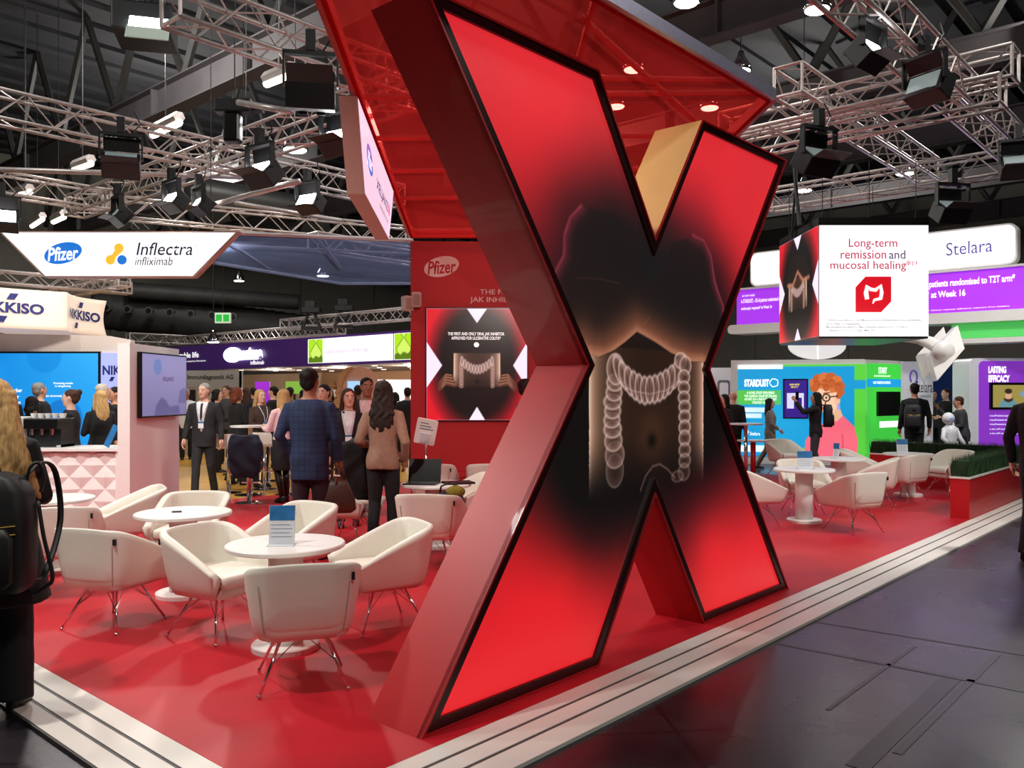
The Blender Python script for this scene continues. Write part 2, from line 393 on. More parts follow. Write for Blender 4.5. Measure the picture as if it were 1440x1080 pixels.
STRIP = mat('white_edge_strip', (226, 222, 214), .4, noise=.03, nscale=3); GAP = mat('grey_edge_gap', (70, 66, 64), .5, noise=.1)
SH = .02
def border(pts, m, nm):                                          # mitred L-shaped edge strip, pts = ((outer a, outer b), (inner a, inner b))
    (ao, bo), (ai, bi) = pts
    mb = MB(); P = [(ao, B1), (ao, bo), (A1, bo), (A1, bi), (ai, bi), (ai, B1)]
    mb.add([(x, y, z) for z in (.001, SH if m is STRIP else SH - .004) for x, y in P], [(5, 4, 1, 0), (4, 3, 2, 1), (6, 7, 10, 11), (7, 8, 9, 10)] + [(i, (i + 1) % 6, (i + 1) % 6 + 6, i + 6) for i in range(6)])
    return mb.build(nm, m, bd)
bd = struct(MB().box(A0 - .01, A0, B0, B1, .0, .016).build('trim_1', GAP, None, False, O, ANG_U), 'white stepped edging strips with grey gaps around the red floor')
ga = [(-1.10, -.51), (-1.0, -.372), (-.98, -.350), (-.885, -.242), (-.865, -.220), (-.752, -.108)]
for i in range(5): border((ga[i], ga[i + 1]), STRIP if i % 2 == 0 else GAP, 'edge_strip' if i % 2 == 0 else 'edge_gap')
YEL = mat('honey_wood_floor', (214, 160, 66), .3, noise=.12, nscale=3)
MB().box(-3, 16, 8.61, 19, .001, .018)
yf = struct(MB().box(-1.5, 11, 8.62, 19, .001, .016).build('floor_neighbour', YEL, None, False, O, ANG_U), 'honey yellow floor of the neighbouring stand')

# ================================================================== the big letter
XP = [(0, 0), (1.38, 0), (1.987, .93), (2.60, 0), (3.975, 0), (2.69, 1.737), (3.945, 3.44), (2.585, 3.44), (1.987, 2.552), (1.38, 3.44), (.02, 3.44), (1.272, 1.737)]
def inset(poly, t):
    n = len(poly); out = []
    for i in range(n):
        p0, p1, p2 = [np.array(poly[(i + k - 1) % n], float) for k in range(3)]
        d1 = (p1 - p0) / np.linalg.norm(p1 - p0); d2 = (p2 - p1) / np.linalg.norm(p2 - p1)
        n1 = np.array([-d1[1], d1[0]]); n2 = np.array([-d2[1], d2[0]])
        A = np.array([d1, -d2]).T; c = np.linalg.solve(A, (p1 + n2 * t) - (p1 + n1 * t)); out.append(tuple(p1 + n1 * t + d1 * c[0]))
    return out
xt = thing('giant_letter', 'giant red letter X sculpture with a backlit torso picture on its front', 'sculpture', O + Vector((0, 0, .02)), ANG_U)
LX, LY, LZ = XA, YA, ZA                                          # local: x along U, y along V, z up
mb = MB(); n = len(XP)                                           # side faces and back, one mesh; front stays open behind the panel
for i in range(n):
    (x0, z0), (x1, z1) = XP[i], XP[(i + 1) % n]
    mb.add([(x0, .0, z0), (x1, 0, z1), (x1, .38, z1), (x0, .38, z0)], [(0, 1, 2, 3)])
mb.add([(x, .38, z) for x, z in XP], [(11, 8, 5, 2)[::-1], (0, 1, 2, 11)[::-1], (2, 3, 4, 5)[::-1], (5, 6, 7, 8)[::-1], (8, 9, 10, 11)[::-1]])
mb.build('body', RED, xt)
GOLDP = mat('champagne_panel', (216, 184, 128), .5, noise=.05, nscale=3)
MB().add([(XP[7][0] - .002, .004, XP[7][1]), (XP[8][0] - .002, .004, XP[8][1] + .003), (XP[8][0] - .002, .376, XP[8][1] + .003), (XP[7][0] - .002, .376, XP[7][1])], [(0, 1, 2, 3)]).build('inner_panel', GOLDP, xt)
I1 = inset(XP, .012); I2 = inset(XP, .062)
FR = mat('dark_red_frame', (44, 8, 12), .3, noise=.1)
for i in range(n):                                               # each frame rail its own part
    j = (i + 1) % n; mb = MB()
    P = [XP[i], XP[j], I1[j], I1[i]]
    mb.prism(P, (0, 0, 0), LX, LZ, LY, -.004, .03); mb.build('edge_trim', RED, xt)
    mb = MB(); mb.prism([I1[i], I1[j], I2[j], I2[i]], (0, 0, 0), LX, LZ, LY, .004, .05); mb.build('frame_rail', FR, xt)

# ---- the picture on the letter
def PX(x, y):                                                    # photograph pixel -> point on the letter's face
    d = Vector(((x - 720) / FPX, 1, 0)); t = O.dot(V) / d.dot(V); p = d * t
    return ((p - O).dot(U), EYE + (HZ - y) / FPX * t - .02)
SAMP = [(640,40,224,42,52),(700,100,226,45,54),(830,110,222,46,54),(720,180,222,42,50),(800,180,222,44,52),(860,180,205,45,50),(760,240,190,35,42),(820,240,140,32,38),(880,250,110,28,32),
 (800,290,75,25,28),(860,290,45,24,26),(905,330,34,23,25),(780,330,95,25,32),(790,380,55,22,25),(860,380,30,22,22),(920,400,27,25,27),(990,380,32,24,26),(1000,190,226,44,52),(1085,235,225,45,55),
 (1050,280,222,45,54),(960,260,190,38,46),(940,300,80,26,30),(985,300,150,33,42),(1020,320,200,40,48),(1060,330,222,46,56),(1015,380,70,22,28),(1045,400,170,35,42),(1030,440,60,20,24),
 (830,440,46,28,22),(870,440,40,27,22),(900,440,32,24,22),(960,450,30,25,25),(1000,450,38,26,26),(860,520,22,14,13),(990,520,22,14,13),(920,560,22,14,13),
 (770,600,28,14,14),(800,700,20,14,14),(760,720,90,20,22),(740,780,190,28,34),(820,760,60,16,18),(860,760,48,16,18),(800,810,200,32,36),(870,780,100,22,24),(700,900,230,34,42),(800,900,232,34,42),
 (640,1000,236,34,42),(840,860,215,34,40),(840,920,225,36,42),(900,720,26,14,14),(930,690,28,12,14),(850,680,20,13,13),(1010,640,25,12,14),(1000,700,90,18,24),(1050,700,150,26,34),(960,720,60,14,18),(960,780,130,22,28),
 (1000,760,215,36,42),(1070,760,232,38,46),(1080,820,232,38,46),(1000,850,225,36,42)]
SP = np.array([PX(s[0], s[1]) for s in SAMP]); SC = np.array([s[2:] for s in SAMP], float)
def letterpaint(A, Z):
    """colours of the printed torso at panel coordinates (metres)"""
    sh = A.shape; a = A.ravel(); z = Z.ravel()
    col = np.empty((a.size, 3)); ns = len(SP)
    K = lambda d2: .5 * d2 * np.log(d2 + 1e-9)                    # thin-plate blend of the sampled print colours
    A_ = np.zeros((ns + 3, ns + 3)); A_[:ns, :ns] = K(((SP[:, None] - SP[None]) ** 2).sum(-1)) + np.eye(ns) * .02
    A_[:ns, ns] = 1; A_[:ns, ns + 1:] = SP; A_[ns, :ns] = 1; A_[ns + 1:, :ns] = SP.T
    wts = np.linalg.solve(A_, np.vstack([SC, np.zeros((3, 3))]))
    for i in range(0, a.size, 20000):
        p = np.stack([a[i:i + 20000], z[i:i + 20000]], -1); d2 = ((p[:, None] - SP[None]) ** 2).sum(-1)
        col[i:i + 20000] = K(d2) @ wts[:ns] + wts[ns] + p @ wts[ns + 1:]
    col[:, 0] = np.clip(col[:, 0], 16, 234); col[:, 1] = np.clip(col[:, 1], 11, 46); col[:, 2] = np.clip(col[:, 2], 12, 54)
    def bl(mk, c):
        nonlocal col
        col = col * (1 - mk[:, None]) + np.array(c, float) * mk[:, None]
    q = lambda pts: [PX(*p) for p in pts]
    sm = lambda x: np.clip(x, 0, 1) ** 2 * (3 - 2 * np.clip(x, 0, 1))
    W = lambda pts, wd, c, al=1.0, soft=.008: bl(np.clip((wd - linedist(a, z, q(pts))) / soft + .5, 0, 1) * al, c)
    # torso below the hands
    x0, zt = PX(833, 500); x1, _ = PX(993, 505); _, zb = PX(833, 692)
    inside = ((a > x0) & (a < x1) & (z < zt + .06)).astype(float)
    fade = sm((z - (zb - .08)) / .45)
    wL = np.exp(-np.clip(a - x0, 0, 9) / .11); wR = np.exp(-np.clip(x1 - a, 0, 9) / .095)
    bl(inside * fade * .9, (44, 27, 19))
    bl(inside * fade * np.clip(wL, 0, 1) * .95, (222, 172, 140)); bl(inside * fade * np.clip(wR, 0, 1) * .95, (226, 170, 142))
    bl(inside * fade * (np.exp(-np.abs(a - x0) / .012) + np.exp(-np.abs(a - x1) / .012)).clip(0, 1) * .8, (250, 225, 210))
    nx, nz = PX(921, 613); dn = np.hypot((a - nx), (z - nz) * 1.0)
    bl(np.exp(-(dn / .16) ** 2) * .5, (96, 60, 38)); bl(np.exp(-(((a - nx) / .055) ** 2 + ((z - nz + .03) / .05) ** 2)) * .95, (12, 8, 8))
    # the two cupped hands
    lh = q([(826, 494), (845, 502), (868, 492), (884, 480), (900, 466), (905, 455), (925, 410), (905, 340), (870, 300), (818, 288), (800, 318), (797, 358), (781, 392), (790, 430)])
    rh = q([(900, 466), (925, 480), (948, 496), (975, 508), (998, 509), (1008, 480), (1024, 440), (1012, 400), (1003, 355), (985, 332), (950, 340), (925, 400), (905, 450)])
    for hp in (lh, rh): bl(polymask(a, z, hp, .02) * .75, (30, 23, 23))
    low = q([(822, 488), (838, 499), (856, 500), (868, 492), (884, 480), (900, 466), (925, 480), (948, 495), (975, 506), (998, 508)])
    dl = linedist(a, z, low); mh = np.maximum(polymask(a, z, lh, .01), polymask(a, z, rh, .01))
    bl(mh * np.exp(-(dl / .14) ** 2) * .75, (158, 92, 66)); bl(mh * np.exp(-(dl / .035) ** 2) * .5, (214, 150, 116))
    for pts in ([(822, 288), (806, 305), (798, 330), (797, 358), (786, 380), (781, 395), (790, 425)], [(978, 330), (994, 338), (1004, 360), (1009, 395), (1013, 408), (1021, 430), (1022, 445)]):
        d = linedist(a, z, q(pts)); bl(np.exp(-(d / .05) ** 2) * .45 * mh, (150, 46, 66)); bl(np.exp(-(d / .010) ** 2) * .55, (170, 60, 78))
    W([(815, 390), (850, 392), (875, 398)], .003, (84, 46, 40), .5, .012); W([(905, 460), (918, 446)], .004, (130, 80, 56), .5, .012)
    # glowing bowel: haustra drawn as translucent beads with bright rims
    def bead(cx, cy, rx, ry, rot=0.0, fill=.30, rim=.8):
        nonlocal col
        c0 = PX(cx, cy); sx = abs(PX(cx + rx, cy)[0] - c0[0]); sz = abs(PX(cx, cy + ry)[1] - c0[1])
        ca, sa = math.cos(rot), math.sin(rot); X = (a - c0[0]); Z = (z - c0[1])
        e = np.sqrt(((X * ca + Z * sa) / sx) ** 2 + ((-X * sa + Z * ca) / sz) ** 2); mn = min(sx, sz)
        ee = np.clip(e, 0, 1)[:, None]; body = np.array((78, 52, 44.)) * (1 - ee ** 2) + np.array((186, 146, 134.)) * ee ** 2
        mk = (np.clip((1 - e) * mn / .006 + .5, 0, 1) * fill)[:, None]; col = col * (1 - mk) + body * mk
        bl(np.exp(-(((e - 1) * mn) / .006) ** 2) * rim, (232, 204, 196))
    fz = lambda y: float(np.clip((700 - y) / 90, .12, 1))
    for k, (x, y, rx, ry) in enumerate([(869, 662, 12, 24), (869, 640, 13, 19), (867, 620, 12, 15), (866, 604, 12, 12), (865, 591, 11, 11), (866, 578, 11, 11), (866, 565, 12, 11), (868, 552, 11, 12), (869, 538, 11, 12), (870, 519, 12, 22)]):
        bead(x, y, rx, ry, 0, .75 * fz(y), .5 * fz(y))
    for t in (-1, 1, -.84, .84, -.67, .67, -.5, .5, -.335, .335, -.165, .165, 0):
        x = 918 + 43 * t; y = 548 - 30 * (abs(t) ** 1.9) + (2 if t < 0 else 0); ry = 22 - 3 * (1 - abs(t)); bead(x, y, 6.2, ry, -.55 * t * abs(t) ** .3, .7, .55)
    W([(876, 540), (895, 550), (918, 554), (941, 549), (960, 536)], .003, (225, 195, 188), .5)
    for x, y, rx, ry in [(961, 507, 8, 11), (968, 514, 8, 13), (966, 530, 8, 10), (966, 545, 8, 9), (966, 559, 8, 9), (967, 572, 8, 9), (967, 586, 8, 9), (967, 601, 8, 10), (967, 616, 8, 11), (967, 633, 8, 10), (967, 648, 8, 10), (966, 664, 8, 12), (957, 670, 8, 8)]:
        bead(x, y, rx, ry, 0, .75 * fz(y), .5 * fz(y))
    W([(905, 690), (912, 670), (922, 656), (932, 653), (943, 660), (953, 672)], .005, (200, 160, 148), .45, .012); W([(932, 695), (930, 684), (924, 672)], .005, (170, 130, 120), .25, .012)
    return col.reshape(*sh, 3)
def letterpanel():
    L = inset(XP, .055); st = .0075
    secs = [(L[0], L[1], L[2], L[11], 0), (L[3], L[4], L[5], L[2], 0), (L[11], L[2], L[5], None, 1), (L[11], L[8], L[5], None, 2), (L[10], L[9], L[8], L[11], 3), (L[7], L[6], L[5], L[8], 3)]
    Ps = []; Qs = []; Cs = []; off = 0
    # six four- or three-sided patches: legs, waist, arms
    quads = [(L[0], L[1], L[2], L[11]), (L[3], L[4], L[5], L[2]), (L[11], L[2], L[2], L[8]), (L[2], L[5], L[8], L[2]), (L[11], L[8], L[9], L[10]), (L[8], L[5], L[6], L[7])]
    quads[2] = (L[11], L[2], L[8], L[11]); quads[3] = (L[2], L[5], L[5], L[8])
    for p0, p1, p2, p3 in quads:
        p0, p1, p2, p3 = [np.array(p) for p in (p0, p1, p2, p3)]
        nu = int(max(np.linalg.norm(p1 - p0), np.linalg.norm(p2 - p3)) / st); nv = int(max(np.linalg.norm(p3 - p0), np.linalg.norm(p2 - p1)) / st)
        s, t = np.meshgrid(np.linspace(0, 1, nu), np.linspace(0, 1, nv)); s = s[..., None]; t = t[..., None]
        P = (p0 * (1 - s) + p1 * s) * (1 - t) + (p3 * (1 - s) + p2 * s) * t
        idx = np.arange(nu * nv).reshape(nv, nu) + off; off += nu * nv
        Qs.append(np.stack([idx[:-1, :-1], idx[:-1, 1:], idx[1:, 1:], idx[1:, :-1]], -1).reshape(-1, 4))
        Cs.append(letterpaint(P[..., 0], P[..., 1]).reshape(-1, 3)); P = P.reshape(-1, 2)
        Ps.append(np.stack([P[:, 0], np.full(len(P), .022), P[:, 1]], -1))
    polymesh('picture_panel', np.concatenate(Ps), np.concatenate(Qs), np.concatenate(Cs), paintmat('backlit_print', .86), xt)
letterpanel()

# ================================================================== red wall and mesh canopies
FA = math.atan2(1, -.05) - math.pi / 2                           # the inner walls stand square to this axis
FW = Vector((-.05, 1, 0)).normalized(); FR_ = Vector((FW.y, -FW.x, 0))
CZ = 3.68
WL = D(577.5, 552, 11.6); WL.z = 0                               # left front bottom corner of the wall
wall = struct(MB().box(0, 3.35, 0, .25, .02, CZ - .02).build('wall_red', REDWALL, None, False, WL, FA), 'tall plain red partition wall behind the lounge')
MB().box(0, 3.35, -.02, 0, .02, .12).build('skirting', REDWALL, wall); MB().box(.28, 3.35, -.35, 0, .48, .545).build('ledge', REDWALL, wall); MB().box(.3, 3.35, -.33, 0, .02, .48).build('bench_front', REDWALL, wall)
REDMESH = meshfabric('red_mesh_fabric', (226, 52, 50), (255, 96, 88), .52, .6)
BLUEMESH = meshfabric('blue_mesh_fabric', (112, 128, 170), (170, 182, 216), .5, .5)
tl = G(577.5, 335, CZ); tn = G(452, -8, CZ); tn2 = tl - FW * 8.4
cr = G(1085, 143, CZ); cf = cr - U * 4.6
rb = cr + FW * ((tl.y - cr.y) / FW.y)
can = thing('mesh_canopy', 'red see-through mesh canopy stretched flat above the giant letter', 'canopy', (0, 0, CZ))
outline = [tl, tn2, cf, cr, rb]; flat = [Vector((p.x, p.y, 0)) for p in outline]
mb = MB(); mb.add(flat, [tuple(range(5))]); mb.build('fabric', REDMESH, can)
KED = mat('canopy_edge_profile', (176, 172, 196), .35, .6, noise=.06)
for i, (p, q) in enumerate(zip(flat, flat[1:] + flat[:1])):
    d = (q - p).normalized(); s = Vector((-d.y, d.x, 0)) * .035
    m_ = KED if i in (2,) else (RED if i in (0, 3, 4) else KED)
    MB().add([c + Vector((0, 0, z)) for z in (.005, .085) for c in (p - s, q - s, q + s, p + s)], [(0, 3, 2, 1), (4, 5, 6, 7), (0, 1, 5, 4), (1, 2, 6, 5), (2, 3, 7, 6), (3, 0, 4, 7)]).build('edge_profile', m_, can)
TUBE = mat('canopy_tube', (200, 190, 190), .4, .7, noise=.05)
def bar(p, q, r, m, par, nm='cross_tube', n=8, z=.05):
    MB().tube([Vector((p.x, p.y, z)), Vector((q.x, q.y, z))], r, n).build(nm, m, par)
def atY(yy, x0, x1): return Vector((x0 - .05 * 0, yy, 0)), Vector((x1, yy, 0))
for yy, x1 in ((11.2, 1.55), (9.35, 1.7), (8.2, 1.75), (7.15, 1.8), (6.15, 1.75)):
    bar(Vector((tl.x + (tl.y - yy) * .05, yy, 0)), Vector((x1, yy - .1, 0)), .022, TUBE, can)
bar(G(815, 35, CZ), G(985, 185, CZ), .02, TUBE, can); bar(G(845, 120, CZ), G(1045, 123, CZ), .02, TUBE, can); bar(G(838, 5, CZ), G(815, 88, CZ), .02, TUBE, can)
# matching blue canopy over the bar
bc = thing('mesh_canopy', 'dark blue see-through mesh canopy beside the trapezoid sign', 'canopy', (0, 0, CZ))
q = [G(302, 330, CZ), G(579, 341, CZ), G(581, 401, CZ), G(480, 401, CZ), G(300, 372, CZ)]; q = [Vector((p.x, p.y, 0)) for p in q]
MB().add(q, [(0, 1, 2, 3, 4)]).build('fabric', BLUEMESH, bc)
for i in range(5): bar(q[i], q[(i + 1) % 5], .03, mat('white_profile', (214, 212, 214), .4, noise=.04), bc, 'edge_profile', 6, 0.03)
bar(G(330, 350, CZ), G(580, 362, CZ), .02, TUBE, bc); bar(G(320, 345, CZ), G(380, 383, CZ), .02, TUBE, bc); bar(G(445, 340, CZ), G(480, 381, CZ), .025, TUBE, bc)
# ================================================================== lounge furniture
LEATHER = mat('white_leather', (232, 228, 216), .42, noise=.02, nscale=6, bump=.05, bscale=180)
SEAM = mat('leather_seam', (170, 164, 156), .6, noise=.1)
TAGB = mat('black_tag', (14, 14, 15), .5, noise=.1)
def make_chair():
    t = thing('tub_chair', 'x', 'chair')
    # plan path of the wrap-around shell: front right -> back -> front left (local: faces +y)
    def plan(s, w, d, r):                                        # s in 0..1 around the U
        L1 = d - r; La = math.pi / 2 * r; L2 = 2 * (w - r); T = 2 * L1 + 2 * La + L2; q = s * T
        if q < L1: return (w, d / 2 - q)
        q -= L1
        if q < La: a = q / r; return (w - r + r * math.cos(a), -d / 2 + r - r * math.sin(a))
        q -= La
        if q < L2: return (w - r - q, -d / 2)
        q -= L2
        if q < La: a = q / r; return (-w + r - r * math.sin(a), -d / 2 + r - r * math.cos(a))
        q -= La
        return (-w, -d / 2 + r + q)
    N = 44; rings = []
    for i in range(N + 1):
        s = i / N
        xo, yo = plan(s, .305, .58, .13); xb, yb = plan(s, .235, .46, .12); xi, yi = plan(s, .235, .56, .10); yi += .01
        k = (yo + .29) / .58                                     # 0 back .. 1 front
        top = .685 - .045 * k - .185 * max(0, (k - .06) / .94) ** 1.15
        bow = .02 * math.sin(math.pi * min(1, max(0, (xo + .3) / .6))) if k < .3 else 0
        top += bow * .6
        zb = .285
        ring = []
        for f in (0, .12, .35, .65, .9): ring.append(((xb + (xo - xb) * (f ** .55)), (yb + (yo - yb) * (f ** .55)) , zb + (top - zb) * f))
        ring += [(xo * .985 + xi * .015, yo * .985 + yi * .015, top - .012), (xo * .8 + xi * .2, yo * .8 + yi * .2, top), (xo * .3 + xi * .7, yo * .3 + yi * .7, top - .002), (xi, yi, top - .025)]
        ring += [(xi, yi, (top + .38) / 2), (xi, yi, .37), (xi * .9, yi * .9, .33), (xb * .8, yb * .8, .285)]
        rings.append(ring)
    mb = MB(); mb.loft(rings, True); mb.build('shell', LEATHER, t, True)
    ob = MB(); P = rrect(-.225, .225, -.225, .262, .06)         # seat pan closing the bottom
    ob.loft([[(x * s, y * s, z) for x, y in P] for s, z in ((.86, .278), (1, .292), (1.0, .36))], True); ob.build('seat_pan', LEATHER, t, True)
    cu = MB(); P = rrect(-.228, .228, -.22, .285, .05)
    cu.loft([[(x * s, y * s, z) for x, y in P] for s, z in ((.97, .352), (1, .365), (1, .405), (.975, .422), (.9, .43), (.5, .434))], True); cu.build('seat_cushion', LEATHER, t, True)
    for sx in (-1, 1):
        for sy in (-1, 1):
            l = MB(); l.tube([(sx * .11, sy * .10, .285), (sx * .17, sy * .165, .14), (sx * .225, sy * .225, .014)], [.009, .0085, .0075], 8); lo = l.build('leg', CHROME, t, True)
            MB().sphere((sx * .227, sy * .227, .011), .0115, 8, 6).build('foot_cap', CHROME, lo, True)
        MB().tube([(sx * .17, -.165, .145), (sx * .09, 0, .283), (sx * .17, .165, .145)], .0035, 5).build('wire_strut', CHROME, t)
        MB().tube([(-.17, sx * .165, .145), (0, sx * .09, .283), (.17, sx * .165, .145)], .0035, 5).build('wire_strut', CHROME, t)
        sp_ = .355 if sx > 0 else .645; xo, yo = plan(sp_, .305, .58, .13); xb, yb = plan(sp_, .235, .46, .12)
        MB().tube([((xb + (xo - xb) * f ** .55) * 1.003, (yb + (yo - yb) * f ** .55) * 1.003, .285 + .38 * f) for f in (.1, .2, .35, .5, .65, .8)], .0025, 5).build('seam', SEAM, t)
    a = plan(.345, .307, .584, .13); MB().box(a[0] - .012, a[0] + .004, a[1] - .006, a[1] + .012, .595, .635).build('tag', TAGB, t)
    return t
chair0 = make_chair(); used = []
def place_chair(x, y, fx, fy, label, group='white tub chairs of the lounge'):
    rz = math.atan2(fy, fx) - math.pi / 2
    if not used:
        used.append(1); chair0.location = (x, y, .02); chair0.rotation_euler.z = rz; chair0['label'] = label; chair0['group'] = group; return
    dup(chair0, (x, y, .02), rz, label, group)
for c in ((-1.15, 4.68, -.125, .425, 'nearest white tub chair, back to the camera, in front of the brochure table'),
          (-1.92, 5.60, .86, -.5, 'white tub chair left of the brochure table, seat turned to the right'),
          (-.88, 5.80, -.87, -.5, 'white tub chair right of the brochure table beside the giant letter'),
          (-2.71, 5.82, .32, .95, 'white tub chair seen from behind, beside the woman with the backpack'),
          (-3.57, 8.0, -.85, -.5, 'white tub chair in front of the patterned counter and screen pillar'),
          (-2.80, 7.42, 0.05, -1, 'white tub chair facing the camera behind the left round table'),
          (-3.62, 6.85, -.35, .95, 'white tub chair half hidden behind the backpack woman'),
          (-1.74, 6.72, -.55, -.8, 'white tub chair just behind the brochure table, before the man in blue'),
          (-1.72, 9.0, .95, -.25, 'white tub chair beside the brown handbag and the standing woman'),
          (-.72, 7.72, .12, 1, 'white tub chair seen from behind, in front of the laptop table'),
          (-.42, 9.35, -.85, -.5, 'white tub chair beyond the laptop table, next to the giant letter'),
          (-1.0, 10.9, .05, 1, 'white tub chair backed to the camera, before the red wall, left one'),
          (-.28, 10.9, -.05, 1, 'white tub chair backed to the camera, before the red wall, right one'),
          (3.88, 9.72, -.41, .91, 'nearest tub chair of the right lounge, turned away to the table'),
          (2.86, 10.15, .93, .25, 'tub chair half hidden behind the right foot of the giant letter'),
          (3.80, 11.15, -.1, -1, 'tub chair facing the camera behind the nearest right-hand table'),
          (5.42, 13.3, .85, -.45, 'tub chair near the green illuminated panel, seat turned right'),
          (5.02, 11.75, -.88, .45, 'tub chair in the right lounge with its side to the camera'),
          (5.72, 12.45, -.5, .85, 'tub chair behind the side-on one, back to the camera'),
          (6.72, 13.15, -.9, -.35, 'tub chair next to the hedge planter, facing left'),
          (5.15, 16.1, .3, -.9, 'white chair at the small red-lit table by the aisle')):
    place_chair(*c)
def make_table(label, x, y, group='white round tables'):
    t = thing('round_table', label, 'table', (x, y, .02), 0, group)
    MB().lathe([(.0001, .62), (.352, .62), (.362, .626), (.362, .644), (.356, .65), (.0001, .65)], 40).build('table_top', WHITE, t, False)
    MB().lathe([(.105, .035), (.105, .62)], 28).build('column', WHITE, t, True); MB().lathe([(.0001, 0), (.205, 0), (.207, .03), (.2, .038), (.0001, .038)], 36).build('base', WHITE, t)
    return t
tabs = {}
for k, x, y, lab in (('T1', -1.40, 5.28, 'white round table with a brochure stand, nearest the camera'), ('T2', -2.56, 6.65, 'white round table with a black device, left of the brochure table'),
               ('T0', -4.08, 7.54, 'white round table half hidden by the backpack woman'), ('T3', -.78, 8.75, 'white round table carrying the open laptop'),
               ('R1', 3.57, 10.43, 'white round table nearest the camera in the right lounge'), ('R2', 4.63, 12.1, 'white round table behind, near the cartoon portrait panel'),
               ('R3', 6.06, 13.05, 'white round table beside the hedge in the right lounge')):
    tabs[k] = make_table(lab, x, y)
MB().box(-.035, .035, -.012, .012, 0, .012).build('device', BLACKP, None, False, (-2.60, 6.62, .6705), R(10)).name = 'remote_control'
tag(bpy.data.objects['remote_control'], 'small black remote lying on the left round table', 'remote')
BROB = mat('brochure_blue', (44, 110, 168), .4, noise=.25, nscale=14); BROW = mat('brochure_paper', (214, 220, 226), .5, noise=.04, nscale=60)
PRINT = mat('brochure_print', (120, 130, 150), .5, noise=.1); ACR = mat('clear_acrylic', (225, 232, 236), .1, noise=.02)
def brochure(x, y, z, w, h, label, rz=0, group='brochure stands on the tables'):
    t = thing('brochure_stand', label, 'brochure', (x, y, z), rz, group)
    MB().box(-w / 2 - .004, w / 2 + .004, -.05, .05, 0, .004).build('foot', ACR, t); M_ = Matrix.Rotation(R(-8), 4, 'X')
    MB().box(-w / 2, w / 2, 0, .010, .004, h, M_).build('card', BROW, t); MB().box(-w / 2 + .002, w / 2 - .002, -.002, 0, h * .62, h * .995, M_).build('blue_header', BROB, t)
    for k in range(4): MB().box(-w / 2 + .012, w / 2 - (.015 if k % 2 else .03), -.0015, 0, h * (.5 - .1 * k), h * (.515 - .1 * k), M_).build('print_line', PRINT, t)
    MB().box(-w / 2 - .003, w / 2 + .003, -.014, -.010, .004, h * .45, M_).build('pocket', ACR, t) if False else None
brochure(-1.405, 5.2, .6705, .155, .24, 'blue and white brochure stand on the nearest round table', R(3))
brochure(3.56, 10.35, .6705, .19, .22, 'blue and white brochure stand on the nearest right-hand table', R(5)); brochure(4.55, 12.0, .6705, .09, .22, 'narrow brochure stand seen edge-on on the middle right-hand table', R(-50)); brochure(5.95, 13.0, .6705, .16, .22, 'pale brochure stand on the table beside the hedge', R(-8))
# laptop and things on the laptop table
lp = thing('laptop', 'black laptop open on the round table before the red wall', 'laptop', (-.92, 8.68, .6705), R(172))
MB().box(-.17, .17, -.12, .12, 0, .014).build('base', BLACKP, lp); M_ = Matrix.Translation((0, -.12, .012)) @ Matrix.Rotation(R(12), 4, 'X')
sc = MB().box(-.17, .17, -.008, .004, 0, .235, M_).build('screen_lid', BLACKP, lp); MB().box(-.155, -.125, -.0095, -.008, .20, .21, M_).build('emblem', CHROME, lp)
t2 = tag(MB().box(-.15, .15, -.11, .11, 0, .02).build('closed_laptop', BLACKP, None, False, (-.55, 8.72, .6705), R(20), .004), 'closed black laptop lying flat on the laptop table', 'laptop')
# dark bag with a mustard scarf on the chair seat
bag = thing('shoulder_bag', 'black soft bag with a mustard scarf beside the laptop table', 'bag', (-.60, 8.20, .02))
b = MB(); b.loft([[(x * s, y * s * .7, z) for x, y in rrect(-.15, .15, -.12, .12, .05)] for s, z in ((.85, .36), (1, .40), (1, .52), (.8, .60), (.4, .63))], True); b.build('body', mat('black_nylon', (18, 18, 20), .6, noise=.2), bag, True)
MB().tube([(-.1, 0, .58), (-.08, 0, .68), (.0, 0, .71), (.08, 0, .68), (.1, 0, .58)], .01, 6).build('handle', BLACKP, bag, True)
s = MB(); s.sphere((.06, -.02, .63), .085, 12, 8, (1.1, .8, .7)); s.build('scarf', mat('mustard_wool', (122, 104, 26), .9, noise=.4, nscale=60, bump=.6), bag, True)
# little white table by the aisle, its red light painted on stem and base, and a high table
t = thing('side_table', 'small red-lit table by the aisle, left of the portrait panel', 'table', G(1059, 672, .0)); MB().box(-.25, .25, -.2, .2, .68, .71).build('table_top', WHITE, t); MB().tube([(0, 0, .02), (0, 0, .68)], .05, 12).build('stem', RED, t, True); MB().lathe([(.0001, 0), (.2, 0), (.2, .02), (.0001, .02)], 24).build('base', RED, t)
t = thing('high_table', 'white high standing table beside the long-haired woman behind the letter', 'table', (4.22, 15.4, 0)); MB().lathe([(.0001, 1.02), (.3, 1.02), (.3, 1.045), (.0001, 1.045)], 28).build('table_top', WHITE, t); MB().tube([(0, 0, .02), (0, 0, 1.02)], .035, 10).build('stem', CHROME, t, True); MB().lathe([(.0001, 0), (.22, 0), (.22, .02), (.0001, .02)], 24).build('base', WHITE, t)
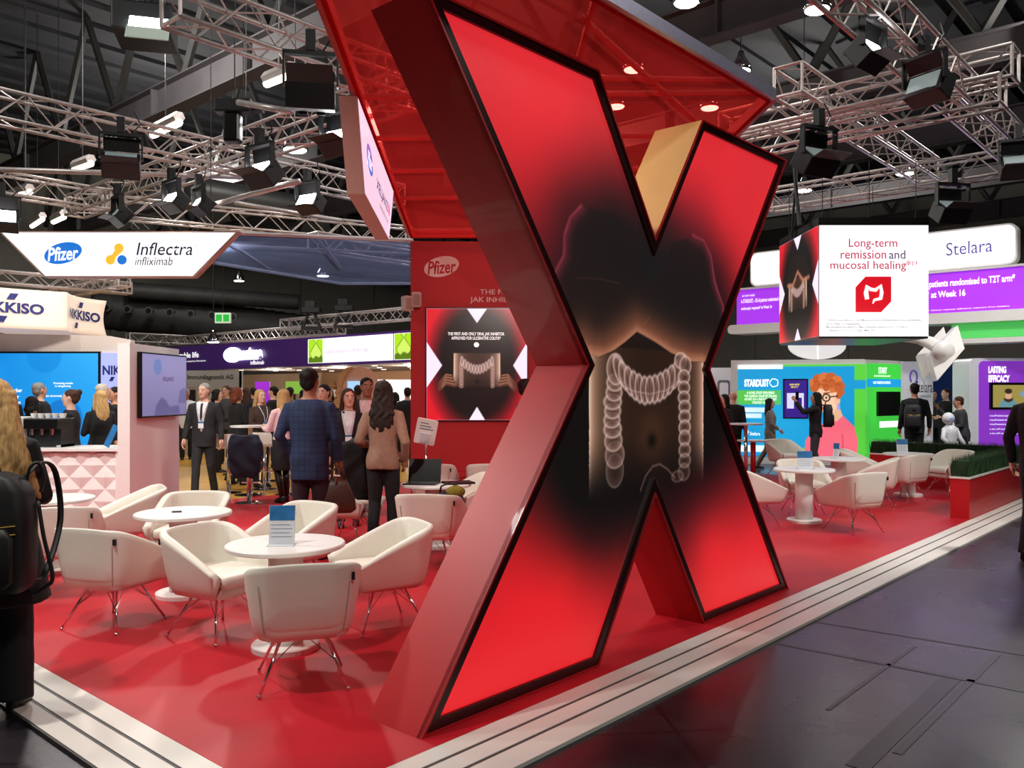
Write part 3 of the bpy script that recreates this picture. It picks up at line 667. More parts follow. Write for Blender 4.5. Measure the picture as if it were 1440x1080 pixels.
# planters with clipped grass
HEDGE = mat('clipped_grass', (26, 52, 26), .9, noise=.5, nscale=50); HEDGE2 = mat('grass_blade', (34, 66, 32), .8, noise=.4, nscale=20)
def planter(label, a0, a1, b0, b1):
    t = thing('hedge_planter', label, 'planter', S((a0 + a1) / 2, (b0 + b1) / 2, .02), ANG_U, 'red planters with grass'); w, d = (a1 - a0) / 2, (b1 - b0) / 2
    MB().box(-w, w, -d, d, 0, .50).build('box', RED, t); MB().box(-w - .01, w + .01, -d - .01, d + .01, .50, .525).build('rim', STRIP, t); MB().box(-w + .02, w - .02, -d + .02, d - .02, .525, .72).build('turf_core', HEDGE, t)
    n = int((a1 - a0) * (b1 - b0) * 9000); r = np.random.default_rng(3); x = r.uniform(-w + .01, w - .01, n); y = r.uniform(-d + .01, d - .01, n); e = r.random(n) < .5
    y = np.where(e & (w > d), np.where(r.random(n) < .6, -d + .012, d - .012), y); x = np.where(e & (w <= d), np.where(r.random(n) < .6, -w + .012, w - .012), x)
    hh = r.uniform(.66, .80, n); an = r.uniform(0, np.pi, n); l = r.normal(0, .02, (n, 2)); P = np.empty((n, 3, 3))
    P[:, 0] = np.stack([x - .006 * np.cos(an), y - .006 * np.sin(an), np.full(n, .525)], -1); P[:, 1] = np.stack([x + .006 * np.cos(an), y + .006 * np.sin(an), np.full(n, .525)], -1); P[:, 2] = np.stack([x + l[:, 0], y + l[:, 1], hh], -1)
    o = polymesh('grass', P.reshape(-1, 3), np.arange(n * 3).reshape(-1, 3), np.full((n * 3, 3), 50.), HEDGE2, t); o['kind'] = 'stuff'
planter('long red planter of clipped grass along the white edge strips', 9.09, 12.68, -.10, .12); planter('red planter of clipped grass at the back of the right lounge', 12.72, 12.96, -.10, 2.35)
# ================================================================== signs and booths
PINKAL = mat('pinkish_sign_side', (206, 172, 160), .5, noise=.03); GREYT = mat('dark_blue_grey_print', (52, 58, 96), .5, noise=.03)
LBLUE = glow('logo_blue', (34, 118, 214), .75); LYEL = glow('logo_yellow', (238, 190, 56), .8); WPRINT = glow('white_print', (252, 252, 252), .95)
LGREY = mat('grey_print', (120, 124, 140), .5, noise=.03)
class Plane:
    """upright sign plane through P, running along direction d (world, horizontal), facing n"""
    def __init__(s, P, d, n): s.P = Vector((P[0], P[1], 0)); s.d = Vector((d[0], d[1], 0)).normalized(); s.n = Vector((n[0], n[1], 0)).normalized()
    def px(s, x, y):
        r = Vector(((x - 720) / FPX, 1, 0)); t = s.P.dot(s.n) / r.dot(s.n); q = r * t
        return ((q - s.P).dot(s.d), EYE + (HZ - y) / FPX * t)
    def poly(s, pts, nm, m, par, d0, d1, px=True, o=None):
        pl = [s.px(*p) for p in pts] if px else pts
        return MB().prism(pl, s.P - (o or Vector()), s.d, ZA, s.n, d0, d1).build(nm, m, par)
    def text(s, st, x0, x1, y0, y1, m, par, off=.006, px=True, nm='lettering', **kw):
        if px: (a0, z0), (a1, z1) = s.px(x0, (y0 + y1) / 2), s.px(x1, (y0 + y1) / 2); zt = s.px((x0 + x1) / 2, y0)[1]; zb = s.px((x0 + x1) / 2, y1)[1]
        else: a0, a1, zt, zb = x0, x1, y1, y0
        o = s.P - (Vector(par.location) if par else Vector())
        return lettering(st, par, o, s.d, ZA, s.n, (a0 + a1) / 2, (zt + zb) / 2, abs(a1 - a0), abs(zt - zb), m, off, nm, **kw)
    def e(s, par): return s.P - Vector(par.location)
FRONT = (0, -1)
def oval_logo(pl, par, x, y, rx, ry, mo, mt, off=.004, tilt=R(14)):
    c = pl.px(x, y); a = abs(pl.px(x + rx, y)[0] - c[0]); b_ = abs(pl.px(x, y + ry)[1] - c[1])
    MB().prism(ell(c[0], c[1], a, b_, 36, tilt), pl.e(par), pl.d, ZA, pl.n, 0, off).build('logo_oval', mo, par)
    ex = (pl.d * math.cos(R(4)) + ZA * math.sin(R(4))); ey = (ZA * math.cos(R(4)) - pl.d * math.sin(R(4)))
    lettering('Pfizer', par, pl.e(par) + pl.d * c[0] + ZA * c[1], ex, ey, pl.n, 0, -.05 * b_, a * 1.62, b_ * 1.35, mt, off + .003, 'logo_word', bold=.02, shear=.22)
# -- trapezoid sign over the bar
pl = Plane(D(0, 0, 11), (1, 0), FRONT)
sg = thing('hanging_sign', 'white trapezoid hanging sign with blue oval logo and yellow molecule', 'sign', (pl.P.x, pl.P.y, 0))
TZ = [(-2, 325), (336, 325), (273, 390), (62, 390)]
pl.poly(TZ, 'sign_box', PINKAL, sg, -.13, 0, o=pl.P); pl.poly([(3, 327), (331, 327), (271, 388), (64, 388)], 'lit_face', SIGNW, sg, 0, .004, o=pl.P)
oval_logo(pl, sg, 89, 356, 27, 14.5, LBLUE, WPRINT, .008)
for (x, y) in ((167.5, 349), (155.5, 365.5), (171.8, 365.5)):
    c = pl.px(x, y); MB().prism(ell(c[0], c[1], .061, .061, 24), pl.e(sg), pl.d, ZA, pl.n, .003, .008).build('molecule_dot', LBLUE if x > 170 else LYEL, sg)
pl.poly([(162, 352), (171, 355), (164, 361), (160, 368), (152, 360), (158, 358)], 'molecule_link', LYEL, sg, .003, .0075, o=pl.P)
pl.text('Inflectra', 192, 271, 341, 359, GREYT, sg, .007, shear=.2, bold=.004); pl.text('infliximab', 190, 243, 361.5, 373, LGREY, sg, .007, shear=.2); pl.text('TM', 273, 278, 345, 347.5, LGREY, sg, .007)
# -- same kind of sign seen sharply from the side at the canopy edge
n0 = G(513, 273, 3.08); pl = Plane(n0, FW, FR_)
sg = thing('hanging_sign', 'white trapezoid sign seen edge-on hanging from the red canopy', 'sign', (pl.P.x, pl.P.y, 0))
MB().prism([(-.42, 3.665), (2.4, 3.665), (1.9, 3.08), (0, 3.08)], (0, 0, 0), pl.d, ZA, pl.n, -.13, 0).build('sign_box', PINKAL, sg)
MB().prism([(-.40, 3.655), (2.37, 3.655), (1.89, 3.09), (.01, 3.09)], (0, 0, 0), pl.d, ZA, pl.n, 0, .004).build('lit_face', glow('lilac_white_glow', (232, 222, 246), .85), sg)
MB().prism(ell(.28, 3.41, .2, .095, 32, R(-12)), (0, 0, 0), pl.d, ZA, pl.n, .003, .007).build('logo_oval', LBLUE, sg)
lettering('Pfizer', sg, (0, 0, 0), pl.d, ZA, pl.n, .28, 3.40, .30, .12, WPRINT, .009, 'logo_word', bold=.02, shear=.22)
pl.text('XELJANZ', .75, 1.75, 3.28, 3.40, mat('violet_grey_print', (120, 110, 150), .5, noise=.03), sg, .007, px=False, bold=.02); pl.text('tofacitinib citrate', 1.0, 1.75, 3.20, 3.25, LGREY, sg, .007, px=False)
MB().prism(ell(1.86, 3.36, .06, .06, 16), (0, 0, 0), pl.d, ZA, pl.n, .003, .007).build('logo_dot', glow('pink_logo', (240, 120, 150), .8), sg)
# -- red wall: logo, slogan, speakers, picture screen
pl = Plane(WL, FR_, -FW); PALE = mat('pale_pink_print', (232, 204, 198), .5, noise=.03)
em = thing('wall_logo', 'pale oval company logo on the red wall', 'logo', (WL.x, WL.y, 0)); oval_logo(pl, em, 621, 375, 25, 14, PALE, REDWALL, .008)
em = tag(pl.text('THE FIRST\nJAK INHIBITOR', 661, 741, 407, 427, PALE, None, .006, bold=.012, line=1.1, nm='wall_slogan'), 'pale capital slogan lettering on the red wall above the screen', 'lettering')
sp = [((587, 423), 0, 'pale grey wall speaker below the oval logo on the red wall'), ((573, 428), 35, 'pale grey speaker tilted outward on the edge of the red wall')]
for (x, y), rz, lab in sp:
    c = pl.px(x, y); p = pl.P + pl.d * c[0] + ZA * c[1] - FW * .11
    t = thing('wall_speaker', lab, 'speaker', p, R(rz)); b = MB(); P = rrect(-.062, .062, -.1, .1, .02); b.prism(P, (0, 0, 0), XA, ZA, YA, -.07, .05); b.build('cabinet', mat('speaker_shell', (206, 196, 184), .5, noise=.03), t)
    MB().prism(rrect(-.05, .05, -.085, .07, .015), (0, 0, 0), XA, ZA, YA, -.075, -.07).build('grille', mat('speaker_grille', (176, 150, 140), .8, noise=.2, nscale=200), t); MB().box(-.02, .02, .05, .11, -.02, .02).build('bracket', BLACK, t)
def torso_canvas(nx, ny, asp, hands=True):
    cv = Canvas(nx, ny, (240, 228, 246), asp); e = .006
    X, Y = cv.X, cv.Y; rr = np.hypot((X - .5) * 1.25, (Y - .5) * .95)
    red = np.clip((rr - .44) / .22, 0, 1)[..., None]; body = np.array((16, 11, 12.)) * (1 - red) + np.array((214, 24, 40.)) * red
    xm = cv.mpoly([(0, 0), (.42, 0), (.5, .12), (.58, 0), (1, 0), (1, .29), (.86, .49), (1, .70), (1, 1), (.60, 1), (.5, .87), (.4, 1), (0, 1), (0, .70), (.155, .49), (0, .29)])
    cv.c = cv.c * (1 - xm[..., None]) + body * xm[..., None]
    ins = cv.mpoly([(.265, .30), (.27, .60), (.73, .60), (.735, .30)]) * np.clip((Y - .22) / .2, 0, 1)
    cv.blend(ins * .85, (66, 42, 32)); cv.blend(ins * np.exp(-np.abs(X - .27) / .045), (236, 196, 170)); cv.blend(ins * np.exp(-np.abs(X - .73) / .045), (236, 196, 170))
    cv.ellipse(.5, .345, .02, .018, (14, 10, 10), 1, .02)
    for k in range(8): cv.ellipse(.345, .50 - .028 * k, .024 * asp, .02, (190, 150, 140), .6); cv.ellipse(.655, .50 - .028 * k, .022 * asp, .02, (190, 150, 140), .6)
    for k in range(11):
        t = -1 + k / 5; cv.ellipse(.5 + .15 * t, .455 + .075 * t * t, .018 * asp, .045, (226, 200, 194), .75); cv.ellipse(.5 + .15 * t, .455 + .075 * t * t, .010 * asp, .034, (130, 96, 88), .7)
    if hands:
        for sx in (-1, 1):
            for k in range(4):
                x = .5 + sx * .255; y = .395 - .028 * k; cv.line([(.5 + sx * .37, .33 - .018 * k), (.5 + sx * .31, .40 - .024 * k), (x - sx * .012 * k, y)], .015, (92, 54, 40)); cv.line([(.5 + sx * .35, .35 - .018 * k), (.5 + sx * .305, .41 - .024 * k), (x - sx * .012 * k, y + .008)], .004, (190, 136, 108), .7)
    else:
        cv.poly([(.2, .58), (.3, .80), (.5, .84), (.7, .80), (.8, .58), (.66, .56), (.5, .68), (.36, .54)], (26, 18, 18), 1, .05); cv.line([(.24, .56), (.38, .55), (.5, .66), (.64, .56), (.78, .57)], .02, (200, 130, 100), .8, .03)
    return cv
sc = thing('picture_screen', 'large wall screen showing hands on a torso with glowing bowel', 'screen', (WL.x, WL.y, 0))
(a0, z1), (a1, z0) = pl.px(600, 434), pl.px(741, 590.5)
MB().prism([(a0 - .015, z0 - .015), (a1 + .015, z0 - .015), (a1 + .015, z1 + .015), (a0 - .015, z1 + .015)], pl.e(sc), pl.d, ZA, pl.n, 0, .03).build('screen_case', FR, sc)
torso_canvas(170, 188, (a1 - a0) / (z1 - z0)).build('screen_picture', pl.e(sc) + pl.d * a0 + ZA * z0 + pl.n * .032, pl.d, ZA, a1 - a0, z1 - z0, paintmat('screen_glow', 1.0), sc)
pl.text('THE FIRST AND ONLY ORAL JAK INHIBITOR\nAPPROVED FOR ULCERATIVE COLITIS*', 630, 709, 467.5, 478, WPRINT, sc, .036, bold=.01)
c = pl.px(670, 485); MB().prism(ell(c[0], c[1], .035, .033, 20), pl.e(sc), pl.d, ZA, pl.n, .033, .036).build('screen_dot', WPRINT, sc)
# -- info plate on a pole
t = thing('info_stand', 'white tilted information plate on a thin pole before the red wall', 'sign stand', G(599, 748, 0) + Vector((0, 0, .02)), 0)
pw = t.location.y / 1200; zc = EYE - (607 - 552) * pw - .02
M_ = Matrix.Translation((0, 0, zc)) @ Matrix.Rotation(R(20), 4, 'X') @ Matrix.Shear('XZ', 4, (0, 0)) @ Matrix.Rotation(R(12), 4, 'Y')
b = MB(); P = rrect(-.12, .12, -.155, .155, .02); b.loft([[M_ @ Vector((x, y_, z)) for x, z in P] for y_ in (-.012, .012)], True); b.build('plate', WHITE, t); MB().box(-.055, .055, -.03, -.012, -.13, -.01, M_).build('leaflet_box', BROW, t)
for k in range(3): MB().box(-.08, .08 - .03 * k, -.014, -.012, .03 + .035 * k, .042 + .035 * k, M_).build('print_line', PRINT, t)
MB().tube([(0, .015, 0), (0, .015, zc - .1)], .012, 8).build('pole', CHROME, t, True); MB().lathe([(.0001, 0), (.14, 0), (.14, .015), (.0001, .015)], 24).build('base', WHITE, t)

# ================================================================== coffee bar with relief tiles and screen pillar
PINKW = mat('white_bar_lacquer', (238, 230, 226), .5, noise=.02)
cb = thing('bar_counter', 'white bar counter faced with raised triangular relief tiles', 'counter', (-4.57, 9.9, .02))
MB().box(-2.6, 0, .05, .65, 0, .90).build('body', PINKW, cb); MB().box(-2.62, .03, -.03, .68, .90, .93).build('counter_top', WHITE, cb)
TS = .2815
def tilemesh():
    h = TS / 2; mb = MB(); c = (0, -.005, 0)
    E = [(-h, -.004, -h), (0, -.042, -h), (h, -.004, -h), (h, -.042, 0), (h, -.004, h), (0, -.042, h), (-h, -.004, h), (-h, -.042, 0)]
    M4 = [(-h / 2, -.006, -h / 2), (h / 2, -.006, -h / 2), (h / 2, -.006, h / 2), (-h / 2, -.006, h / 2)]
    v = [c] + E + M4; f = []
    for k in range(4):
        a, b, d = 1 + 2 * k, 2 + 2 * k, 1 + (2 * k + 7) % 8; m = 9 + k
        f += [(a, b, m), (b, 0, m), (0, d, m), (d, a, m)]
    mb.add(v, f); mb.add([(-h, 0, -h), (h, 0, -h), (h, 0, h), (-h, 0, h)], [(0, 3, 2, 1)]); return mb.mesh('relief_tile', PINKW)
tm = tilemesh(); ctr = tm.copy()
for i in range(9):
    for j in range(3): link('relief_tile', tm, cb, (-TS * (i + .5) - .03, .05, .03 + TS * (j + .5)))
MB().box(-.03, 0, .0, .05, 0, .9).build('end_post', PINKW, cb)
pi_ = thing('screen_pillar', 'pale pink pillar at the end of the bar carrying a screen', 'pillar', (-4.53, 9.8, .02))
MB().box(0, .14, 0, 1.45, 0, 2.15).build('body', PINKW, pi_); MB().box(-.02, 0, .3, 1.2, .95, 2.1).build('wood_back', mat('oak_back', (176, 130, 80), .5, noise=.2, nscale=6), pi_)
tv = thing('wall_screen', 'grey-violet lit flat screen on the side of the pink pillar', 'screen', (-4.33, 10.55, 1.68), R(90))
# local x -> world y; face looks to world +x
tv.rotation_euler.z = R(86)
MB().box(-.56, .62, -.03, .06, -.38, .40).build('screen_case', BLACKP, tv, False, None, 0, .008); MB().box(-.15, .15, .06, .12, -.1, .1).build('bracket', BLACK, tv)
cv = Canvas(70, 60, (150, 146, 196), 1.45); X, Y = cv.X, cv.Y; cv.blend(np.clip(.55 - Y * .7, 0, 1) * .8, (96, 92, 140)); cv.ellipse(.33, .80, .13, .13, (96, 130, 196), .7, .02)
cv.poly([(.25, 0), (.3, .18), (.42, .30), (.52, .24), (.6, .14), (.82, .16), (.85, 0)], (84, 84, 136), .8, .03); cv.poly([(.8, .2), (.85, .42), (.95, .46), (1, .4), (1, .2)], (92, 92, 146), .7, .03)
cv.build('screen_picture', (-.54, -.0315, -.36), (1, 0, 0), (0, 0, 1), 1.14, .74, paintmat('dim_screen', .8), tv)
lettering('XELJANZ', tv, (0, -.033, 0), XA, ZA, -YA, .1, .08, .3, .07, mat('violet_grey_print', (120, 110, 150), .5), .001, bold=.02)
# coffee machine, cups, brochure on the bar
cm = thing('coffee_machine', 'grey and black espresso machine on the bar counter', 'coffee machine', (-5.72, 10.22, .95))
MB().box(-.5, -.02, -.2, .2, 0, .36).build('side_panel', mat('machine_grey', (196, 198, 190), .4, noise=.04), cm, False, None, 0, .01); MB().box(-.02, .38, -.2, .2, .22, .34).build('top_body', BLACKP, cm, False, None, 0, .008); MB().box(-.02, .38, -.12, .2, 0, .22).build('back_body', BLACK, cm); MB().box(-.02, .38, -.22, .2, 0, .03).build('drip_tray', CHROME, cm)
for k in range(3): MB().tube([(.05 + .12 * k, -.14, .22), (.05 + .12 * k, -.14, .15)], .025, 10).build('brew_head', CHROME, cm)
for k in range(5): MB().lathe([(.03, .345), (.042, .40)], 12, (.0 + .085 * k, 0, 0)).build('cup_on_top', WHITE, cm)
tag(MB().box(-.045, .045, -.004, .004, 0, .27, Matrix.Rotation(R(-14), 4, 'X') @ Matrix.Rotation(R(20), 4, 'Y')).build('leaflet', BROB, None, False, (-4.78, 10.05, .965), R(-20)), 'blue leaflet leaning at the end of the bar counter', 'leaflet')

# ================================================================== neighbour with curved banner and blue screen
PEACH = mat('white_booth_wall', (232, 222, 214), .6, noise=.03); nb = (0, 14.2)
pl = Plane((0, 14.2), (1, 0), FRONT)
struct(pl.poly([(-60, 468), (150, 472), (184, 478), (184, 690), (-60, 690)], 'wall_booth', PEACH, None, -.15, 0), 'white wall of the neighbouring booth behind the bar')
sc = thing('led_screen', 'big bright blue presentation screen behind the bar', 'screen', (pl.P.x, pl.P.y, 0)); (a0, z1), (a1, z0) = pl.px(-40, 497), pl.px(140, 640)
MB().prism([(a0, z0), (a1 + .03, z0), (a1 + .03, z1 + .03), (a0, z1 + .03)], (0, 0, 0), pl.d, ZA, pl.n, 0, .05).build('screen_case', BLACKP, sc)
cv = Canvas(110, 80, (22, 140, 222), (a1 - a0) / (z1 - z0)); X, Y = cv.X, cv.Y; cv.blend(np.clip((X - .3) * .9, 0, 1) * np.clip(Y, 0, 1), (60, 178, 240)); cv.ellipse(.30, .36, .2, .2, (12, 104, 190), .7); cv.ellipse(.73, .36, .19, .19, (12, 104, 190), .7); cv.ellipse(.58, .98, .17, .17, (10, 126, 208), .5)
cv.build('screen_picture', pl.d * a0 + ZA * z0 + pl.n * .052, pl.d, ZA, a1 - a0, z1 - z0, paintmat('screen_glow', 1.0), sc)
for s_, x0, x1, y0, y1 in (('Immunosis Adsorber', -18, 34, 546, 551.5), ('&', 7, 11, 553, 557), ('ADAJUST', -5, 30, 557, 562), ('& Equipment', -2, 32, 563.5, 569), ('Promising results', 78, 105, 537.5, 541), ('in cell gathering', 80, 102, 541.5, 545), ('an innovative approach', 67, 115, 555, 559)):
    pl.text(s_, x0, x1, y0, y1, WPRINT, sc, .056, bold=.01)
pn = thing('light_box', 'lilac backlit panel with blue lettering beside the blue screen', 'panel', (pl.P.x, pl.P.y, 0)); pl.poly([(143.5, 496), (183, 497), (183, 640), (143.5, 640)], 'panel_face', glow('lilac_panel', (150, 160, 226), .8), pn, .001, .04, o=pl.P)
NB = mat('navy_print', (34, 44, 120), .5, noise=.03)
pl.text('NIKKISO', 146, 203, 514, 527.5, NB, pn, .044, bold=.035); pl.poly([(158, 530), (163, 530), (160, 536), (155, 536)], 'logo_bar', NB, pn, .04, .046, o=pl.P)
# curved banner
BANN = glow('uplit_banner_glow', (236, 214, 194), .55); bn = thing('curved_banner', 'curved cream fabric banner ring with navy lettering hung over the booth', 'banner', (0, 0, 0))  # fabric emission stands in for warm lamps inside the ring
def bpath(t):                                                    # plan: two concave bays meeting at a pole
    A, B, Cc = D(-70, 0, 12.6), D(94, 0, 13.9), D(150, 0, 15.4)
    for P in (A, B, Cc): P.z = 0
    P, Q, s = (A, B, t * 2) if t < .5 else (B, Cc, t * 2 - 1)
    d = (Q - P); nn = Vector((-d.y, d.x, 0)).normalized(); return P + d * s + nn * (.10 if t < .5 else .16) * math.sin(math.pi * s)
def bz(t): return (2.60 + .02 * t, 3.22 + .03 * t)
N = 40; rings = []
for k in range(N + 1):
    p = bpath(k / N); z0, z1 = bz(k / N); sx = -.10 if k == N else 0
    rings.append([(p.x + (-.06 * math.sin(math.pi * j / 8) if k > N - 2 else 0), p.y, z0 + (z1 - z0) * j / 8) for j in range(9)])
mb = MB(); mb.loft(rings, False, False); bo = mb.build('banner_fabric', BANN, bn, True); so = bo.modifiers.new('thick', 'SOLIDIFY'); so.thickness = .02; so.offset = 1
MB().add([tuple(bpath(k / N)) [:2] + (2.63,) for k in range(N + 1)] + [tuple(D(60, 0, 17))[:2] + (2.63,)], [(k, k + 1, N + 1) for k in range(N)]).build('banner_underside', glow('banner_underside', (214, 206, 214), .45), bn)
for s_, t0, t1 in (('NIKKISO', .10, .40), ('NIKKISO', .54, .94)):
    me = textmesh(s_, bold=.04).copy(); me.materials.clear(); me.materials.append(NB); n_ = len(me.vertices); co = np.empty(n_ * 3); me.vertices.foreach_get('co', co); co = co.reshape(-1, 3); lo, hi = co.min(0), co.max(0)
    out = []
    for x, y, _ in co:
        t = t0 + (t1 - t0) * (x - lo[0]) / (hi[0] - lo[0]); p = bpath(t); e = bpath(t + .004) - bpath(t - .004); nn = Vector((e.y, -e.x, 0)).normalized()
        out.append(p + nn * .03 + ZA * (2.84 + .17 * (y - lo[1]) / (hi[1] - lo[1])))
    me.vertices.foreach_set('co', np.array(out, np.float32).ravel()); me.update(); link('lettering', me, bn)
    for tt, zz in ((t0 + (t1 - t0) * .53, 3.05), (t0 + (t1 - t0) * .37, 2.69)):
        e = bpath(tt + .004) - bpath(tt - .004); nn = Vector((e.y, -e.x, 0)).normalized(); e.normalize(); p = bpath(tt) + nn * .035
        MB().prism([(-.08, 0), (.04, 0), (.10, .1), (-.02, .1)], p + ZA * zz, e, ZA, nn, 0, .006).build('logo_bar', NB, bn)

# ================================================================== purple booth far behind
P0 = D(415, 0, 26); P0.z = 0; pl = Plane(P0, V, -U)                        # s grows to the left in the picture
PURP = mat('purple_fascia', (66, 34, 104), .5, noise=.06, nscale=1.2, emit=.25)
pb = thing('fascia', 'long purple fascia of the far booth with glowing white logo', 'fascia', (P0.x, P0.y, 0))
def fx(x): return pl.px(x, 500)[0]
sL, sR = fx(232), fx(600)
MB().prism([(sL, 2.4), (sR, 2.4), (sR, 3.25), (sL, 3.25)], (0, 0, 0), pl.d, ZA, pl.n, -.3, 0).build('fascia_board', PURP, pb)
def ptext(par, s_, x0, x1, z0, z1, m, off=.02, **kw):            # writing on planes whose run points left in the picture
    a0, a1 = pl.px(x0, 500)[0], pl.px(x1, 500)[0]
    lettering(s_, par, pl.P - Vector(par.location), -pl.d, ZA, pl.n, -(a0 + a1) / 2, (z0 + z1) / 2, abs(a1 - a0), z1 - z0, m, off, **kw)
GLOWW = glow('neon_white', (250, 248, 255), 3.0)
ptext(pb, 'Remsima', 324, 372, 2.66, 3.08, GLOWW, .06, bold=.09); MB().prism(ell(fx(328), 2.85, .55, .25, 20), (0, 0, 0), pl.d, ZA, pl.n, 0, .05).build('logo_glow', GLOWW, pb)
ptext(pb, 'infliximab', 353, 372, 2.50, 2.63, WPRINT, bold=.02); ptext(pb, 'comfortable life', 232, 280, 2.83, 3.03, WPRINT, bold=.02); ptext(pb, 'and Treatment provided by Remsima', 238, 290, 2.66, 2.74, WPRINT)
for x0, x1, nm in ((435, 553, 'led_panel'), (556, 586, 'led_panel')):
    q0, q1 = fx(x0), fx(x1); p_ = thing('light_box', 'white lit panel with green hourglass picture on the purple fascia' if x0 == 435 else 'small green hourglass panel at the end of the purple fascia', 'panel', (P0.x, P0.y, 0))
    MB().prism([(q0, 2.47), (q1, 2.47), (q1, 3.18), (q0, 3.18)], (0, 0, 0), pl.d, ZA, pl.n, .003, .05).build('panel_face', glow('panel_white', (250, 244, 255), 1.1), p_)
    g0, g1 = (fx(436), fx(456)) if x0 == 435 else (fx(557), fx(582)); wd = abs(g1 - g0)
    cv = Canvas(40, 40, (170, 226, 30), wd / .69); cv.poly([(.35, 1), (.7, 1), (.56, .82), (.92, .45), (.85, .2), (.2, .2), (.12, .45), (.46, .82)], (214, 240, 120), .8, .03); cv.line([(.35, 1), (.5, .84), (.12, .45), (.2, .15)], .012, (60, 90, 20)); cv.line([(.7, 1), (.55, .84), (.92, .45), (.85, .15)], .012, (60, 90, 20)); cv.poly([(0, .0), (0, .2), (.2, .26), (.35, .18), (.5, .3), (.75, .22), (.9, .32), (1, .2), (1, 0)], (70, 96, 20), .8, .04)
    cv.build('panel_picture', pl.d * g0 + ZA * 2.48 + pl.n * .055, -pl.d, ZA, wd, .69, paintmat('screen_glow', 1.0), p_)
    if x0 == 435: ptext(p_, 'subcutaneous infliximab', 459, 520, 2.74, 2.86, mat('faint_lilac_print', (150, 132, 184), .5, emit=.3), .056)
# soffit with downlights, back wall, shelves
sf = struct(MB().prism([(sL, -7), (sR, -7), (sR, -.31), (sL, -.31)], P0 + ZA * 2.45, pl.d, -U, ZA, 0, .1).build('ceiling_booth', mat('booth_soffit', (216, 196, 190), .6, noise=.03), None), 'pale soffit under the purple fascia')
WARM = glow('warm_downlight', (255, 236, 200), 9)
for i in range(9):
    for j in range(4):
        p = P0 + V * (sL - .6 + (sR - sL) * (i + .5) / 9) + U * (.8 + 1.5 * j) + ZA * 2.445; MB().lathe([(.0001, 0), (.09, 0), (.09, .03), (.0001, .03)], 12, p).build('downlight', WARM, sf)
for k in range(4): lamp('POINT', P0 + V * (sL - 2.5 + (sR - sL) * k / 3.6) + U * 3 + ZA * 2.2, None, 110, (1, .85, .68), .3)
bk = struct(MB().prism([(sL + 10, 0), (sR, 0), (sR, 2.45), (sL + 10, 2.45)], P0 + U * 7, pl.d, ZA, pl.n, -.1, 0).build('wall_shop', mat('warm_shop_wall', (222, 178, 140), .6, noise=.04), None), 'warm lit back wall of the purple booth')
for k in range(9):
    c = P0 + U * 6.8 + V * (sL - 1 + (sR - sL - 0) * (k + .4) / 9); t = thing('display_shelf', 'lit wooden display shelf at the back of the purple booth, bay %s' % ('one two three four five six seven eight nine'.split()[k]), 'shelf', (c.x, c.y, 0), ANG_V, 'display shelves in the purple booth')
    for z in (.5, .95, 1.4, 1.85): MB().box(-.55, .55, -.02, .25, z, z + .04).build('board', mat('shelf_oak', (204, 158, 112), .5, noise=.1), t)
    for sx in (-.55, .53): MB().box(sx, sx + .03, -.02, .25, 0, 2.1).build('upright', mat('shelf_oak', (204, 158, 112)), t)
    for q in range(6): MB().box(-.45 + .16 * q, -.36 + .16 * q, .05, .2, 1.44 if q % 2 else .99, (1.44 if q % 2 else .99) + .18 + .02 * q).build('carton', [BROW, BROB, glow('lit_carton', (240, 220, 200), .3)][q % 3], t)
for x, y, Y, w_, h_, m_, lab in ((369, 552, 24.5, .42, .62, glow('purple_poster', (150, 40, 200), .7), 'purple lit poster inside the far booth'), (556, 553, 25, 1.4, .8, glow('white_shop_light', (250, 240, 244), 1.2), 'overexposed white lit shop front beside the red wall'), (414, 545, 24, .5, .35, glow('green_poster', (120, 170, 60), .7), 'green lit poster above the seated crowd')):
    p = D(x, y, Y); tag(MB().box(-w_ / 2, w_ / 2, 0, .05, -h_ / 2, h_ / 2).build('lit_poster', m_, None, False, p, 0), lab, 'poster').location.z = max(p.z, h_ / 2 + .6)
    st = MB().box(-.03, .03, 0.0, .04, -max(p.z, h_ / 2 + .6), -h_ / 2).build('post', BLACK, bpy.data.objects[[o.name for o in C.objects if o.get('label') == lab][0]])
# grey shell-scheme stand
pl = Plane((0, 21.5), (1, 0), FRONT); GS = mat('grey_shell_panel', (150, 150, 148), .6, noise=.03)
im = thing('name_board', 'grey shell-scheme name board with dark lettering', 'sign', (0, 21.5, 0)); pl.poly([(244, 521), (341, 521), (341, 545), (244, 545)], 'board', GS, im, -.05, 0, o=pl.P); pl.text('Immundiagnostik AG', 264, 328, 527, 535, mat('dark_print', (30, 30, 34), .5), im, .008, bold=.015)
for x in (247, 338): a_ = pl.px(x, 500)[0]; MB().box(a_ - .03, a_ + .03, 0, .06, 0, pl.px(x, 522)[1]).build('post', ALU, im)
tag(pl.poly([(252, 548), (268, 548), (268, 580), (252, 580)], 'picture_poster', mat('dark_poster', (40, 32, 40), .5, noise=.6, nscale=8), None, -.35, -.3), 'small dark poster under the grey name board', 'poster').location = (0, 0, 0)
struct(pl.poly([(246, 545), (300, 545), (300, 640), (246, 640)], 'wall_shell', mat('beige_shell_wall', (186, 174, 150), .6, noise=.04), None, -.6, -.5), 'beige panel wall of the grey shell-scheme stand')
